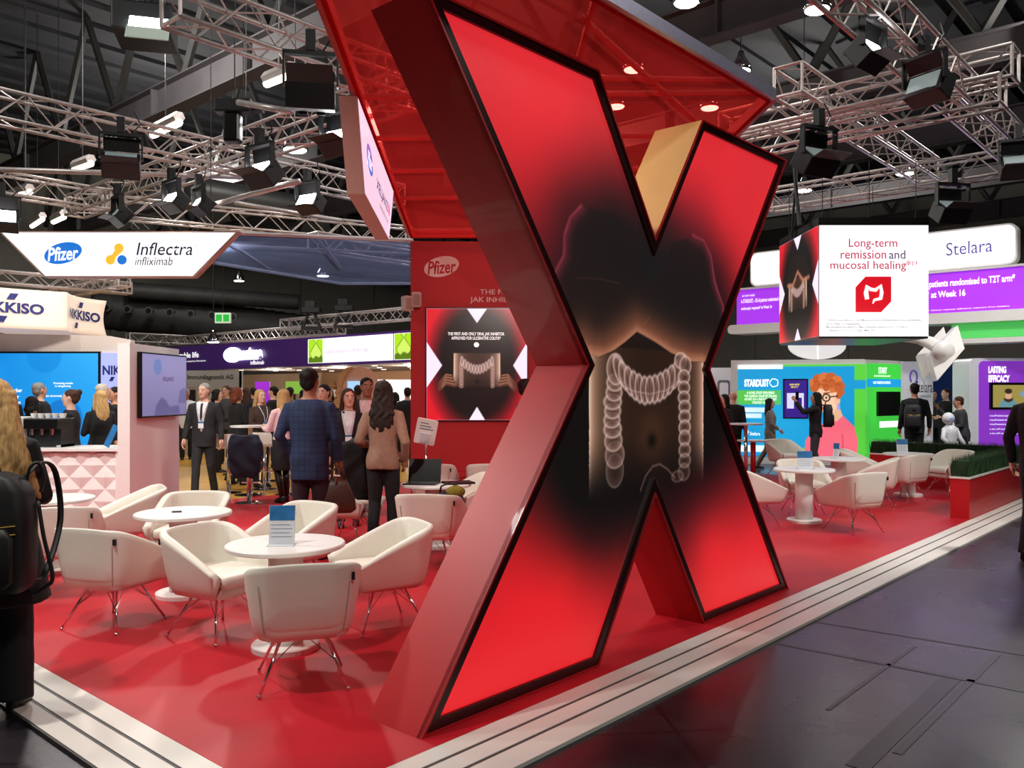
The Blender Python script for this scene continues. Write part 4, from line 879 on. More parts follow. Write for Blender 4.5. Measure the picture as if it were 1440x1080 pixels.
# wooden head cut-out
pl = Plane((0, 18.5), (1, 0), FRONT); hd = thing('wooden_cutout', 'tall wooden cut-out of a curly haired head profile', 'cutout', (0, 18.5, 0))
def blob(pts): return pts
pl.poly([(478, 690), (476, 600), (478, 565), (474, 545), (480, 530), (492, 518), (508, 515), (520, 520), (530, 527), (531, 540), (526, 552), (528, 575), (524, 600), (526, 690)], 'face_board', mat('peach_board', (216, 160, 130), .6, noise=.06), hd, -.06, 0, o=pl.P)
hair = [(466, 610)]; 
for k in range(12): hair.append((464 + (k % 2) * 5 + k * .9, 604 - k * 6.5))
hair += [(480, 524), (488, 517), (497, 516), (490, 524), (482, 540), (478, 556), (481, 575), (477, 600)]
pl.poly(hair, 'curls', mat('tan_board', (186, 134, 86), .6, noise=.15, nscale=10), hd, 0, .06, o=pl.P)
bs = tag(pl.poly([(490, 536), (507, 536), (507, 556), (490, 556)], 'tablet_screen', glow('pale_blue_screen', (150, 196, 236), .9), None, .07, .11), 'pale blue screen in front of the wooden head cut-out', 'screen')
# ================================================================== hanging picture cube over the right lounge
CY = 12.0; cu0 = D(1152, 473, CY); cu1 = D(1305, 317, CY); dep = 1.75
cube = thing('hanging_led_cube', 'hanging screen cube with white text face and torso picture side', 'screen', (cu0.x, CY, 0))
W_ = cu1.x - cu0.x; Z0, Z1 = cu0.z, cu1.z
MB().box(0, W_, 0, dep, Z0, Z1).build('core', BLACK, cube); MB().box(-.01, W_ + .01, -.01, dep, Z1, Z1 + .11).build('top_frame', BLACKP, cube); MB().box(0, W_, 0, dep, Z0 - .03, Z0).build('bottom_frame', BLACKP, cube)
MB().box(.0, W_, -.012, -.001, Z0, Z1).build('white_face', SIGNW, cube)
cv = torso_canvas(110, 160, dep / (Z1 - Z0), False); cv.build('side_picture', (-.012, dep, Z0), (0, -1, 0), (0, 0, 1), dep, Z1 - Z0, paintmat('screen_glow', 1.0), cube)
pl = Plane((cu0.x, CY - .012), (1, 0), FRONT); CRIM = mat('crimson_print', (200, 30, 84), .5, emit=.55); PURT = mat('plum_print', (92, 60, 110), .5, emit=.3)
pl.text('Long-term', 1193.5, 1261.5, 335.5, 351, CRIM, cube, .004, bold=.003); pl.text('remission', 1182, 1246, 352, 364, CRIM, cube, .004, bold=.003); pl.text('and', 1250, 1273, 352, 364, PURT, cube, .004, bold=.003)
pl.text('mucosal healing*', 1167.5, 1281, 366, 382, CRIM, cube, .004, bold=.003); pl.text('†1', 1281.5, 1289, 367, 374, CRIM, cube, .004)
MB().prism([pl.px(*p) for p in ((1217, 389), (1253, 389), (1253, 424), (1239, 439), (1203, 439), (1203, 404))], pl.e(cube), pl.d, ZA, pl.n, .001, .006).build('red_badge', glow('badge_red', (216, 16, 36), .8), cube)
pts = [pl.px(*p) for p in ((1219, 421), (1217.5, 412), (1219, 403), (1224, 407), (1231, 408), (1238, 402), (1239.5, 412), (1238, 420), (1233, 421), (1229, 422), (1227, 427))]
o_ = pl.e(cube); MB().tube([o_ + pl.d * a + ZA * z + pl.n * .010 for a, z in pts], [.030, .032, .03, .026, .026, .026, .026, .026, .02, .018, .008], 8).build('bowel_symbol', WPRINT, cube, True)
for k, (x0, x1, s_) in enumerate(((1162, 1295, '* Remission was defined as a total Mayo score with no individual subscore and rectal bleeding'), (1162, 1210, 'of 0 at Week 52 in maintenance.'), (1162, 1277, 'Mucosal healing was defined as a Mayo endoscopic subscore of 0 or 1 at Week 52.'), (1162, 1233, '1. Sandborn WJ et al. N Engl J Med 2017'))): pl.text(s_, x0, x1, 448.5 + 4.9 * k, 452 + 4.9 * k, LGREY, cube, .004, bold=.012)
for x in (.1, W_ / 2, W_ - .1):
    for y in (.15, dep - .15): MB().tube([(x, y, Z1 + .11), (x, y, Z1 + .25), (x, y, 4.9)], [.02, .006, .006], 5).build('hanging_cable', BLACK, cube)
MB().tube([(-.05, dep * .6, Z1), (-.02, dep * .5, 5.0)], .02, 6).build('power_cable', BLACK, cube); MB().tube([(-.1, dep * .3, Z1 + .1), (-.06, dep * .5, 5.0)], .03, 6).build('hoist_rod', BLACK, cube)

# ================================================================== white and purple stand in the right background
P0 = D(1300, 0, 18); pl = Plane(P0, V, -U)
def qx(x): return pl.px(x, 400)[0]
st = thing('hanging_sign', 'long rounded white hanging sign with violet lettering behind the cube', 'sign', (P0.x, P0.y, 0)); a0, a1 = qx(1055), qx(1431)
MB().prism(rrect(min(a0, a1), max(a0, a1), 4.15, 4.97, .16), (0, 0, 0), pl.d, ZA, pl.n, -.25, 0).build('sign_box', WHITE, st); MB().prism(rrect(min(a0, a1) + .04, max(a0, a1) - .04, 4.19, 4.93, .14), (0, 0, 0), pl.d, ZA, pl.n, 0, .02).build('lit_face', glow('cool_white_glow', (250, 250, 255), 1.1), st)
VIO = mat('violet_print', (96, 84, 176), .5, emit=.3)
def rtext(par, s_, x0, x1, z0, z1, m, off=.025, **kw):
    a, b = pl.px(x0, 400)[0], pl.px(x1, 400)[0]; lettering(s_, par, pl.P - Vector(par.location), -pl.d, ZA, pl.n, -(a + b) / 2, (z0 + z1) / 2, abs(a - b), z1 - z0, m, off, **kw)
rtext(st, 'Stelara', 1331, 1396, 4.43, 4.70, VIO, bold=.0); rtext(st, 'infliximab', 1066, 1100, 4.44, 4.62, mat('faint_print', (226, 222, 236), .5, emit=.7))
o_ = Vector((0, 0, 0)); c = qx(1311); MB().tube([pl.d * (c + .05 - .10 * math.cos(t)) + ZA * (4.58 + .16 * math.sin(t)) + pl.n * .03 for t in np.linspace(1.9, 4.6, 14)], .014, 6).build('logo_arc', VIO, st, True)
lb = thing('light_box', 'purple screen band with white lettering under the rounded white sign', 'screen', (P0.x, P0.y, 0)); a0, a1 = qx(1036), qx(1470)
MB().prism([(min(a0, a1), 3.25), (max(a0, a1), 3.25), (max(a0, a1), 4.08), (min(a0, a1), 4.08)], (0, 0, 0), pl.d, ZA, pl.n, -.2, 0).build('screen_face', glow('violet_screen', (150, 44, 214), .9), lb)
MB().prism(rrect(min(a0, a1) - .15, max(a0, a1) + .15, 3.02, 3.24, .1), (0, 0, 0), pl.d, ZA, pl.n, -.5, .18).build('lower_ring', WHITE, lb); MB().prism(rrect(min(a0, a1) - .02, max(a0, a1) + .02, 4.085, 4.13, .02), (0, 0, 0), pl.d, ZA, pl.n, -.3, .1).build('upper_ring', WHITE, lb)
rtext(lb, 'of patients randomised to T2T arm*', 1298, 1428, 3.76, 3.95, WPRINT, bold=.02); rtext(lb, 'response* at Week 16', 1268, 1358, 3.54, 3.72, WPRINT, bold=.02); rtext(lb, '* Clinical response defined as reduction from baseline', 1306, 1420, 3.30, 3.335, WPRINT)
rtext(lb, 'our interim results', 1044, 1062, 3.92, 3.98, WPRINT); rtext(lb, 'In STARDUST, ~2% of patients randomised to T2T', 1043, 1104, 3.74, 3.86, WPRINT, bold=.01); rtext(lb, 'endoscopic response* at Week 16', 1043, 1086, 3.58, 3.68, WPRINT, bold=.01)
gp = thing('light_box', 'green picture band under the purple screen on the right', 'screen', (P0.x, P0.y, 0)); a0, a1 = qx(1336), qx(1470); MB().prism([(min(a0, a1), 2.72), (max(a0, a1), 2.72), (max(a0, a1), 3.0), (min(a0, a1), 3.0)], (0, 0, 0), pl.d, ZA, pl.n, -.4, -.1).build('screen_face', glow('green_band', (72, 176, 84), .8), gp); MB().prism([(min(a0, a1) - .1, 2.6), (max(a0, a1), 2.6), (max(a0, a1), 2.70), (min(a0, a1) - .1, 2.70)], (0, 0, 0), pl.d, ZA, pl.n, -.5, .1).build('lower_ring', WHITE, gp)
ds = thing('round_sign', 'pale glowing round sign split in two, under the cube', 'sign', D(1150, 487, 21)); 
for sx in (-1, 1):
    P = [(sx * .02, -.32)] + [(sx * (.02 + .68 * math.sin(t)), -.32 + .0 + .34 - .34 * math.cos(t) - .0) for t in np.linspace(0, math.pi / 2, 8)] + [(sx * .70, .3), (sx * .02, .3)]
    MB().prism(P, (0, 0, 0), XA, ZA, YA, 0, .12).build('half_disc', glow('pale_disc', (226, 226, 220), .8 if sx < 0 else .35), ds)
# -- portrait booth
pf = D(1216, 0, 18.6); pf.z = 0; pl0 = D(1028, 0, 19.3); pl0.z = 0; dirp = (pf - pl0).normalized(); nrm = Vector((dirp.y, -dirp.x, 0))
pl = Plane(pl0, dirp, nrm); BW = (pf - pl0).length
bt = thing('portrait_booth', 'blue and green backlit booth wall with a red-haired cartoon portrait', 'booth', pl0)
MB().box(0, BW, .02, 1.2, 0, 2.33, Matrix.Rotation(math.atan2(dirp.y, dirp.x), 4, 'Z')).build('body', WHITE, bt)
(x0, zt), (x1, zb) = pl.px(1037.5, 512), pl.px(1217, 643); zb = .18; zt = 2.22
nx = lambda X: (X - 205) / 650; ny = lambda Y: 1 - (Y - 115) / 470
q = lambda pts: [(nx(a), ny(b)) for a, b in pts]
cv = Canvas(230, 165, (86, 200, 62), (x1 - x0) / (zt - zb)); cv.poly(q([(205, 125), (800, 125), (800, 590), (205, 590)]), (14, 148, 206)); cv.poly(q([(205, 105), (440, 105), (440, 137), (205, 137)]), (246, 250, 250)); cv.poly(q([(205, 246), (430, 246), (430, 320), (205, 320)]), (86, 190, 62))
cv.poly(q([(205, 335), (355, 335), (355, 360), (205, 360)]), (244, 248, 250)); cv.poly(q([(205, 366), (330, 366), (330, 390), (205, 390)]), (244, 248, 250)); cv.poly(q([(205, 530), (440, 530), (440, 565), (205, 565)]), (244, 248, 250)); cv.poly(q([(440, 540), (560, 540), (560, 600), (440, 600)]), (86, 200, 62)); cv.poly(q([(800, 195), (860, 195), (860, 240), (800, 240)]), (14, 148, 206))
cv.blend(np.clip(1 - np.hypot((cv.X - .35) * 1.4, cv.Y - .45) * 1.6, 0, 1) * .35, (60, 190, 236))
sk = (240, 196, 164)
cv.poly(q([(548, 590), (556, 500), (600, 440), (670, 400), (700, 376), (745, 376), (800, 430), (818, 500), (815, 590)]), (240, 104, 124)); cv.line(q([(740, 470), (745, 560)]), .006, (206, 70, 96)); cv.line(q([(600, 450), (596, 560)]), .006, (206, 70, 96))
cv.poly(q([(676, 330), (676, 395), (712, 404), (742, 376), (722, 320)]), (226, 176, 142)); cv.poly(q([(604, 230), (608, 300), (630, 352), (668, 372), (706, 350), (726, 300), (730, 230), (680, 200)]), sk); cv.ellipse(nx(716), ny(298), .028, .05, (232, 182, 150))
for a, b, r in ((600, 232, 24), (596, 208, 22), (618, 190, 26), (650, 184, 28), (684, 184, 28), (712, 200, 28), (730, 226, 24), (732, 256, 20), (640, 212, 28), (672, 214, 30), (702, 230, 26), (610, 222, 20), (722, 276, 14), (660, 236, 16), (690, 246, 14)): cv.ellipse(nx(a), ny(b), r / 650 * cv.asp, r / 470, (188, 92, 44) if (a + b) % 3 else (206, 112, 58))
for a, b in ((612, 200), (650, 196), (690, 196), (718, 216), (660, 222), (632, 216)): cv.line(q([(a - 12, b + 6), (a, b - 4), (a + 12, b + 6)]), .006, (150, 66, 30), .7)
for a in (618, 660):
    e = q([(a + 18 * math.cos(t), 284 + 18 * math.sin(t)) for t in np.linspace(0, 6.283, 20)]); cv.line(e, .007, (36, 26, 24)); cv.ellipse(nx(a), ny(284), .010, .012, (40, 30, 28))
cv.line(q([(676, 280), (716, 276)]), .006, (36, 26, 24)); cv.line(q([(634, 300), (626, 320), (636, 324)]), .005, (206, 140, 110)); cv.poly(q([(632, 336), (646, 332), (664, 338), (648, 346)]), (200, 40, 56)); cv.line(q([(648, 262), (676, 258)]), .007, (150, 70, 34)); cv.ellipse(nx(722), ny(330), .016, .035, (150, 160, 226))
cv.build('portrait_print', pl.e(bt) + pl.d * x0 + ZA * zb + pl.n * .012, pl.d, ZA, x1 - x0, zt - zb, paintmat('screen_glow', 1.0), bt)
CX = lambda X, Y: (980 + X / 3.6, 480 + Y / 3.6)
def btext(s_, X0, X1, Y0, Y1, m=WPRINT, **kw): (a, b), (c, d) = CX(X0, Y0), CX(X1, Y1); pl.text(s_, a, c, b, d, m, bt, .02, **kw)
btext('STARDUST', 240, 365, 192, 230, bold=.05)
c = pl.px(*CX(390, 210)); MB().tube([pl.e(bt) + pl.d * (c[0] + (.085 + .012 * (k % 2)) * math.cos(k * math.pi / 5)) + ZA * (c[1] + (.085 + .012 * (k % 2)) * math.sin(k * math.pi / 5)) + pl.n * .02 for k in range(11)], .010, 5).build('star_ring', WPRINT, bt)
btext('A NOVEL STUDY EXPLORING\nTHE CLINICAL VALUE OF STELARA\nAS PART OF A TREAT-TO-TARGET\nSTRATEGY IN CD', 240, 405, 254, 316, bold=.02); btext('Stelara', 268, 320, 458, 476, bold=.01); btext('9', 246, 262, 446, 476, bold=.03)
sc = thing('wall_screen', 'dark blue upright touch screen on the portrait booth', 'screen', pl0); (a0, z1), (a1, z0) = pl.px(*CX(435, 190)), pl.px(*CX(562, 392))
MB().prism([(a0, z0), (a1, z0), (a1, z1), (a0, z1)], pl.e(sc), pl.d, ZA, pl.n, .013, .07).build('screen_case', BLACKP, sc); MB().prism([(a0 + .03, z0 + .03), (a1 - .03, z0 + .03), (a1 - .03, z1 - .03), (a0 + .03, z1 - .03)], pl.e(sc), pl.d, ZA, pl.n, .07, .073).build('screen_face', glow('indigo_screen', (50, 26, 128), .8), sc)
a, b = pl.px(*CX(455, 262)), pl.px(*CX(540, 340)); MB().prism([(a[0], b[1]), (b[0], b[1]), (b[0], a[1]), (a[0], a[1])], pl.e(sc), pl.d, ZA, pl.n, .073, .076).build('screen_card', glow('pale_card', (206, 206, 240), .8), sc); a, b = pl.px(*CX(490, 285)), pl.px(*CX(530, 340)); MB().prism([(a[0], b[1]), (b[0], b[1]), (b[0], a[1]), (a[0], a[1])], pl.e(sc), pl.d, ZA, pl.n, .076, .078).build('screen_icon', glow('indigo_screen', (50, 26, 128)), sc)
(a, b), (c, d) = CX(468, 214), CX(518, 236); pl.text('LEARN MORE\nABOUT IT', a, c, b, d, glow('yellow_print', (240, 220, 90), .8), sc, .078, bold=.02)
# green side of the booth
pr = D(1266, 0, 19.5); pr.z = 0; d2 = (pr - pf).normalized(); n2 = Vector((d2.y, -d2.x, 0)); pl = Plane(pf, d2, n2)
gs = thing('green_panel', 'green illuminated end panel of the portrait booth with small screen', 'panel', pf); L2 = (pr - pf).length
MB().prism([(0.02, .05), (L2, .05), (L2, 2.32), (0.02, 2.32)], (0, 0, 0), pl.d, ZA, pl.n, -.02, .02).build('panel_frame', WHITE, gs); MB().prism([(0.03, .1), (L2 - .03, .1), (L2 - .03, 2.24), (0.03, 2.24)], (0, 0, 0), pl.d, ZA, pl.n, .02, .03).build('panel_face', glow('green_glow', (64, 196, 66), .85), gs)
MB().prism([(0.03, 1.72), (L2 - .03, 1.72), (L2 - .03, 1.90), (0.03, 1.90)], (0, 0, 0), pl.d, ZA, pl.n, .03, .033).build('blue_band', glow('cyan_glow', (24, 150, 214), .85), gs)
MB().prism([(.42, 1.08), (L2 - .14, 1.08), (L2 - .14, 1.62), (.42, 1.62)], (0, 0, 0), pl.d, ZA, pl.n, .03, .08).build('small_screen', BLACKP, gs); MB().prism([(.55, .82), (L2 - .03, .82), (L2 - .03, .96), (.55, .96)], (0, 0, 0), pl.d, ZA, pl.n, .03, .034).build('white_label', WPRINT, gs)
for s_, a, b, z0, z1 in (('START', .5, .85, 2.02, 2.16), ('HOW DOES STELARA MEET', .32, 1.0, 1.95, 1.985), ('OUR TARGETS IN PATIENTS', .28, 1.0, 1.79, 1.85), ('9 Stelara', .25, .55, .35, .55), ('STARDUST', .8, 1.1, .42, .5)): lettering(s_, gs, (0, 0, 0), pl.d, ZA, pl.n, (a + b) / 2, (z0 + z1) / 2, b - a, z1 - z0, WPRINT, .036, bold=.03)
# totem, rounded kiosk, lasting panel
pl = Plane((0, 19.8), (1, 0), FRONT); to = thing('totem', 'white rounded totem with dark lettering beside the green panel', 'totem', (0, 19.8, 0)); SIL = mat('silver_white_board', (226, 226, 232), .35, noise=.03, emit=.15)
a0, a1 = pl.px(1268, 500)[0], pl.px(1312, 500)[0]; MB().prism(rrect(a0, a1, .0, 2.32, .06), (0, 0, 0), pl.d, ZA, pl.n, -.5, 0).build('body', SIL, to); pl.text('Stelara', 1288, 1311, 536, 552, mat('dark_print', (30, 30, 34), .5), to, .006); pl.text('ustekinumab', 1293, 1309, 554, 559, LGREY, to, .006)
c = pl.px(1284.5, 530); MB().tube([pl.d * (c[0] + .08 * math.cos(t)) + ZA * (c[1] + .15 * math.sin(t)) + pl.n * .01 for t in np.linspace(-1, 4, 16)], .018, 6).build('logo_ring', VIO, to, True)
kb = thing('white_kiosk', 'white rounded kiosk wall at the left of the portrait booth', 'kiosk', (0, 20.6, 0)); pk = Plane((0, 20.6), (1, 0), FRONT); a0, a1 = pk.px(985, 500)[0], pk.px(1034, 500)[0]; MB().prism(rrect(a0, a1, 0, 2.2, .06), (0, 0, 0), pk.d, ZA, pk.n, -.5, 0).build('body', SIL, kb); b0, b1 = pk.px(1009, 500)[0], pk.px(1026, 500)[0]; MB().prism(rrect(b0, b1, 1.1, 1.9, .06), (0, 0, 0), pk.d, ZA, pk.n, 0, .03).build('window_frame', LGREY, kb); MB().prism(rrect(b0 + .04, b1 - .04, 1.16, 1.84, .05), (0, 0, 0), pk.d, ZA, pk.n, .03, .035).build('screen', SIL, kb)
pl = Plane((0, 17), (1, .06), (.06, -1)); la = thing('purple_kiosk', 'purple illuminated kiosk with white frame and a screen at the right edge', 'kiosk', (0, 17, 0)); a0, a1 = pl.px(1363, 500)[0], pl.px(1475, 500)[0]
MB().prism(rrect(a0, a1, 0, 2.31, .14), (0, 0, 0), pl.d, ZA, pl.n, -.6, 0).build('body', SIL, la); b0 = pl.px(1376, 500)[0]; MB().prism(rrect(b0, a1 - .1, .1, 2.25, .1), (0, 0, 0), pl.d, ZA, pl.n, 0, .02).build('lit_face', glow('kiosk_purple', (124, 50, 178), .85), la)
pl.text('LASTING', 1389, 1414, 515, 525, WPRINT, la, .024, bold=.05); pl.text('EFFICACY', 1389, 1419, 527.5, 537.5, WPRINT, la, .024, bold=.05)
for k in range(3): pl.text('in the unIFI maintenance study patients receiving treatment', 1391, 1440, 583 + 6 * k, 586.5 + 6 * k, WPRINT, la, .024); 
for k in range(2): pl.text('in the unIFI study long term extension', 1391, 1440, 602 + 6 * k, 605 + 6 * k, WPRINT, la, .024)
(c0, z1), (c1, z0) = pl.px(1390, 538), pl.px(1462, 576); MB().prism([(c0, z0), (c1, z0), (c1, z1), (c0, z1)], (0, 0, 0), pl.d, ZA, pl.n, .02, .07).build('screen_case', BLACKP, la)
cv = Canvas(60, 36, (150, 136, 70), 1.9); cv.poly([(.12, 0), (.18, .3), (.34, .34), (.48, .3), (.52, 0)], (96, 140, 150)); cv.ellipse(.33, .52, .13, .2, (206, 160, 130)); cv.ellipse(.33, .72, .15, .12, (50, 36, 30)); cv.poly([(.22, .42), (.25, .28), (.33, .22), (.41, .28), (.44, .42), (.33, .36)], (56, 40, 32)); cv.ellipse(.66, .6, .14, .13, (110, 150, 190)); cv.ellipse(.9, .45, .12, .2, (60, 40, 34)); cv.poly([(.8, 0), (.84, .22), (1, .22), (1, 0)], (190, 60, 66))
cv.build('screen_picture', pl.e(la) + pl.d * (c0 + .05) + ZA * (z0 + .05) + pl.n * .073, pl.d, ZA, c1 - c0 - .1, z1 - z0 - .1, paintmat('screen_glow', .9), la)
# white sculptural bracket and book-like slab hanging above
wb = thing('white_sculpture', 'large white slab on a curved neck jutting over the far stand', 'sculpture', D(1325, 500, 16.2)); 
c = wb.location
def rel(x, y, Y): return D(x, y, Y) - c
F4 = [rel(1307, 499, 16.1), rel(1347, 457, 16.1), rel(1357, 490, 15.5), rel(1318, 536, 15.5)]
MB().add(F4 + [p + Vector((.14, .5, -.02)) for p in F4], [(0, 1, 2, 3), (7, 6, 5, 4), (0, 4, 5, 1), (1, 5, 6, 2), (2, 6, 7, 3), (3, 7, 4, 0)]).build('slab_front', WHITE, wb, False, None, 0, .02); G4 = [p + Vector((.05, .62, .02)) for p in F4]; MB().add(G4 + [p + Vector((.12, .3, -.02)) for p in G4], [(0, 1, 2, 3), (7, 6, 5, 4), (0, 4, 5, 1), (1, 5, 6, 2), (2, 6, 7, 3), (3, 7, 4, 0)]).build('slab_back', WHITE, wb, False, None, 0, .02)
MB().tube([rel(1262, 476, 16.4), rel(1290, 476, 16.4), rel(1308, 482, 16.2), rel(1319, 488, 16.0), rel(1328, 495, 15.7)], [.05, .10, .12, .13, .15], 14).build('curved_neck', WHITE, wb, True); MB().tube([rel(1325, 493, 15.72), rel(1328, 495, 15.62)], [.19, .19], 18).build('collar', WHITE, wb, True)
ar = thing('arch_ring', 'blue and yellow arched rim far behind the white slab', 'arch', D(1325, 540, 26)); MB().tube([(1.1 * math.cos(t), 0, 0.75 * math.sin(t)) for t in np.linspace(0, math.pi, 20)], .09, 8).build('yellow_rim', mat('yellow_paint', (226, 186, 40), .5), ar, True); MB().prism([(1.02 * math.cos(t), .66 * math.sin(t)) for t in np.linspace(0, math.pi, 20)], (0, 0, 0), XA, ZA, YA, 0, .2).build('blue_fill', mat('blue_paint', (44, 84, 160), .5, noise=.05), ar); MB().box(-1.0, 1.0, .02, .18, -(ar.location.z), 0).build('support', mat('blue_paint', (44, 84, 160)), ar)

# ================================================================== lighting trusses
TR = {}
def truss(label, p, q, size=.32, bay=.32, fine=True, mt=ALU, r=.024, rb=.010, sag=0):
    p, q = Vector(p), Vector(q); d = q - p; L = d.length; d.normalize()
    t = thing('lighting_truss', label, 'truss', p, 0, 'aluminium lighting trusses'); s = Vector((-d.y, d.x, 0)).normalized() * size / 2; u_ = ZA * size / 2
    t.rotation_euler.z = math.atan2(d.y, d.x); h = size / 2                                     # local x along the truss
    ch = MB().tube([(0, 0, 0), (L, 0, 0)], r, 6).mesh('chord', mt, True)
    for sy in (-h, h):
        for sz in (-h, h): link('chord', ch, t, (0, sy, sz))
    n = max(1, int(L / bay)); b_ = L / n; lib = {}
    def piece(key, a, b):
        if key not in lib: lib[key] = MB().tube([a, b], rb, 4).mesh('brace', mt)
        return lib[key]
    stuff = MB()
    for i in range(n):
        x = i * b_; sg_ = 1 if i % 2 else -1
        for kind, key, a, b in (('s', ('y', sg_), (0, 0, -h * sg_), (b_, 0, h * sg_)), ('t', ('z', sg_), (0, -h * sg_, 0), (b_, h * sg_, 0))):
            for sd in (-h, h):
                off = (x, sd, 0) if kind == 's' else (x, 0, sd)
                if fine: link('brace', piece(key, a, b), t, off)
                else: stuff.tube([Vector(a) + Vector(off), Vector(b) + Vector(off)], rb, 4)
    if not fine: stuff.build('lacing', mt, t)['kind'] = 'stuff'
    for x in (0, L):
        fr = MB()
        for a, b in (((-h, -h), (h, -h)), ((h, -h), (h, h)), ((h, h), (-h, h)), ((-h, h), (-h, -h))): fr.tube([(x, a[0], a[1]), (x, b[0], b[1])], r * .8, 5)
        fr.build('end_frame', mt, t)
    return t
TZ_ = 5.0
def through(x, y, dirv, x0, x1, z=TZ_):
    """end points of a level line at height z that passes pixel (x, y) along dirv, cut at picture columns x0, x1"""
    P = G(x, y, z); out = []
    for xx in (x0, x1):
        k = (xx - 720) / FPX; s = (k * P.y - P.x) / (dirv.x - k * dirv.y); out.append(P + dirv * s)
    return out
truss('lighting truss running from the top left edge under the red canopy', *through(360, 45, U, 240, 830), .34)
truss('long lighting truss descending from the left edge with a large floodlight', *through(140, 182, U, -60, 560), .34)
truss('lighting truss crossing behind the edge-on sign, rising to the right', *through(350, 205, V, 105, 560), .34)
truss('lower left lighting truss ending at the crossing one', *through(60, 268, U, -60, 150), .34)
truss('farther lighting truss above the trapezoid sign', *through(280, 304, Vector((.87, .49, 0)), 150, 575), .36, .36)
truss('big lighting truss descending at the upper right corner', *through(1310, 95, U, 1150, 1434), .34)
truss('double-width lighting truss rising to the right, upper one', *through(1240, 132, V, 1020, 1428, 5.15), .34)
truss('double-width lighting truss rising to the right, lower one', *through(1240, 163, V, 1020, 1410, 4.85), .30)
truss('long lighting truss rising behind the hanging cube', *through(1260, 254, V, 1080, 1445), .34)
truss('short lighting truss hanging between two longer ones on the right', *through(1200, 172, U, 1108, 1304, 5.3), .34)
truss('lighting truss behind the blue mesh canopy', *through(520, 352, U, 440, 640, 4.3), .3)
truss('truss above the curved banner, nearer one', *through(60, 395, U, -40, 182, 3.75), .22, .25, False); truss('truss above the curved banner, rising one', *through(120, 405, V, 60, 175, 3.75), .22, .25, False)
truss('brightly lit truss above the purple fascia', *through(330, 474, V, 200, 480, 3.7), .34, .4, False, r=.03, rb=.016); truss('truss above the purple fascia beside the red wall', *through(500, 448, V, 400, 590, 3.9), .34, .4, False, r=.03, rb=.016)
truss('faint truss farthest behind above the purple booth', *through(260, 478, U, 180, 420, 3.9), .34, .4, False, r=.03, rb=.016)
truss('straight lattice beam under the roof between crossing trusses', *through(300, 330, U, 180, 560, 7), .5, .6, False, DARKST, .04, .02)
# plain steel tubes across the rig
for i, (p, q, lab) in enumerate(((D(-10, 238, 11), D(370, 250, 13), 'pale horizontal tube below the left truss'), (D(285, 292, 12), D(420, 255, 10), 'grey diagonal tube behind the floodlights'), (D(330, 285, 14), D(480, 310, 15), 'grey tube running back above the blue canopy'), (D(335, 144, 9.5), D(410, 157, 9), 'short pale tube on a chain beside the sign'))):
    t = thing('steel_tube', lab, 'tube', p, 0, 'loose rig tubes'); MB().tube([(0, 0, 0), q - p], .035, 10).build('tube', ALU, t, True); MB().tube([(q - p) * .1, (q - p) * .1 + Vector((0, 0, 4))], .006, 4).build('suspension', BLACK, t)

# ================================================================== lamps
LENSW = glow('flood_lens', (250, 252, 255), 18); LENSD = glow('flood_lens_dim', (150, 165, 165), .35)
def flood(label, x, y, Y, yaw=0, tilt=40, s=1.0, lit=True):
    """box floodlight with barn doors on a yoke; lens looks forward and down"""
    p = D(x, y, Y); t = thing('floodlight', label, 'floodlight', p, R(yaw), 'truss floodlights'); M_ = Matrix.Rotation(R(-tilt), 4, 'X')
    MB().box(-.17 * s, .17 * s, -.02 * s, .16 * s, -.11 * s, .11 * s, M_).build('housing', BLACK, t, False, None, 0, .01); MB().box(-.14 * s, .14 * s, -.026 * s, -.02 * s, -.08 * s, .08 * s, M_).build('lens', LENSW if lit else LENSD, t)
    for sg_ in (-1, 1):
        D_ = M_ @ Matrix.Translation((0, -.02 * s, sg_ * .11 * s)) @ Matrix.Rotation(R(sg_ * -35), 4, 'X'); MB().box(-.16 * s, .16 * s, -.13 * s, 0, -.004, .004, D_).build('barn_door', BLACK, t)
        MB().box(sg_ * .18 * s, sg_ * .195 * s, -.03, .03, 0, .24 * s).build('yoke_arm', BLACK, t); MB().box(-.03 * s + sg_ * .08, .03 * s + sg_ * .08, .06 * s, .18 * s, .11 * s, .13 * s, M_).build('fin', BLACK, t)
    MB().box(-.195 * s, .195 * s, -.03, .03, .22 * s, .25 * s).build('yoke_bar', BLACK, t); MB().box(-.035 * s, .035 * s, -.04, .04, .25 * s, .40 * s).build('clamp', BLACK, t); MB().tube([(.1, 0, .25 * s), (.18, .02, .36 * s), (.12, .05, .48 * s)], .008, 5).build('cable', BLACK, t)
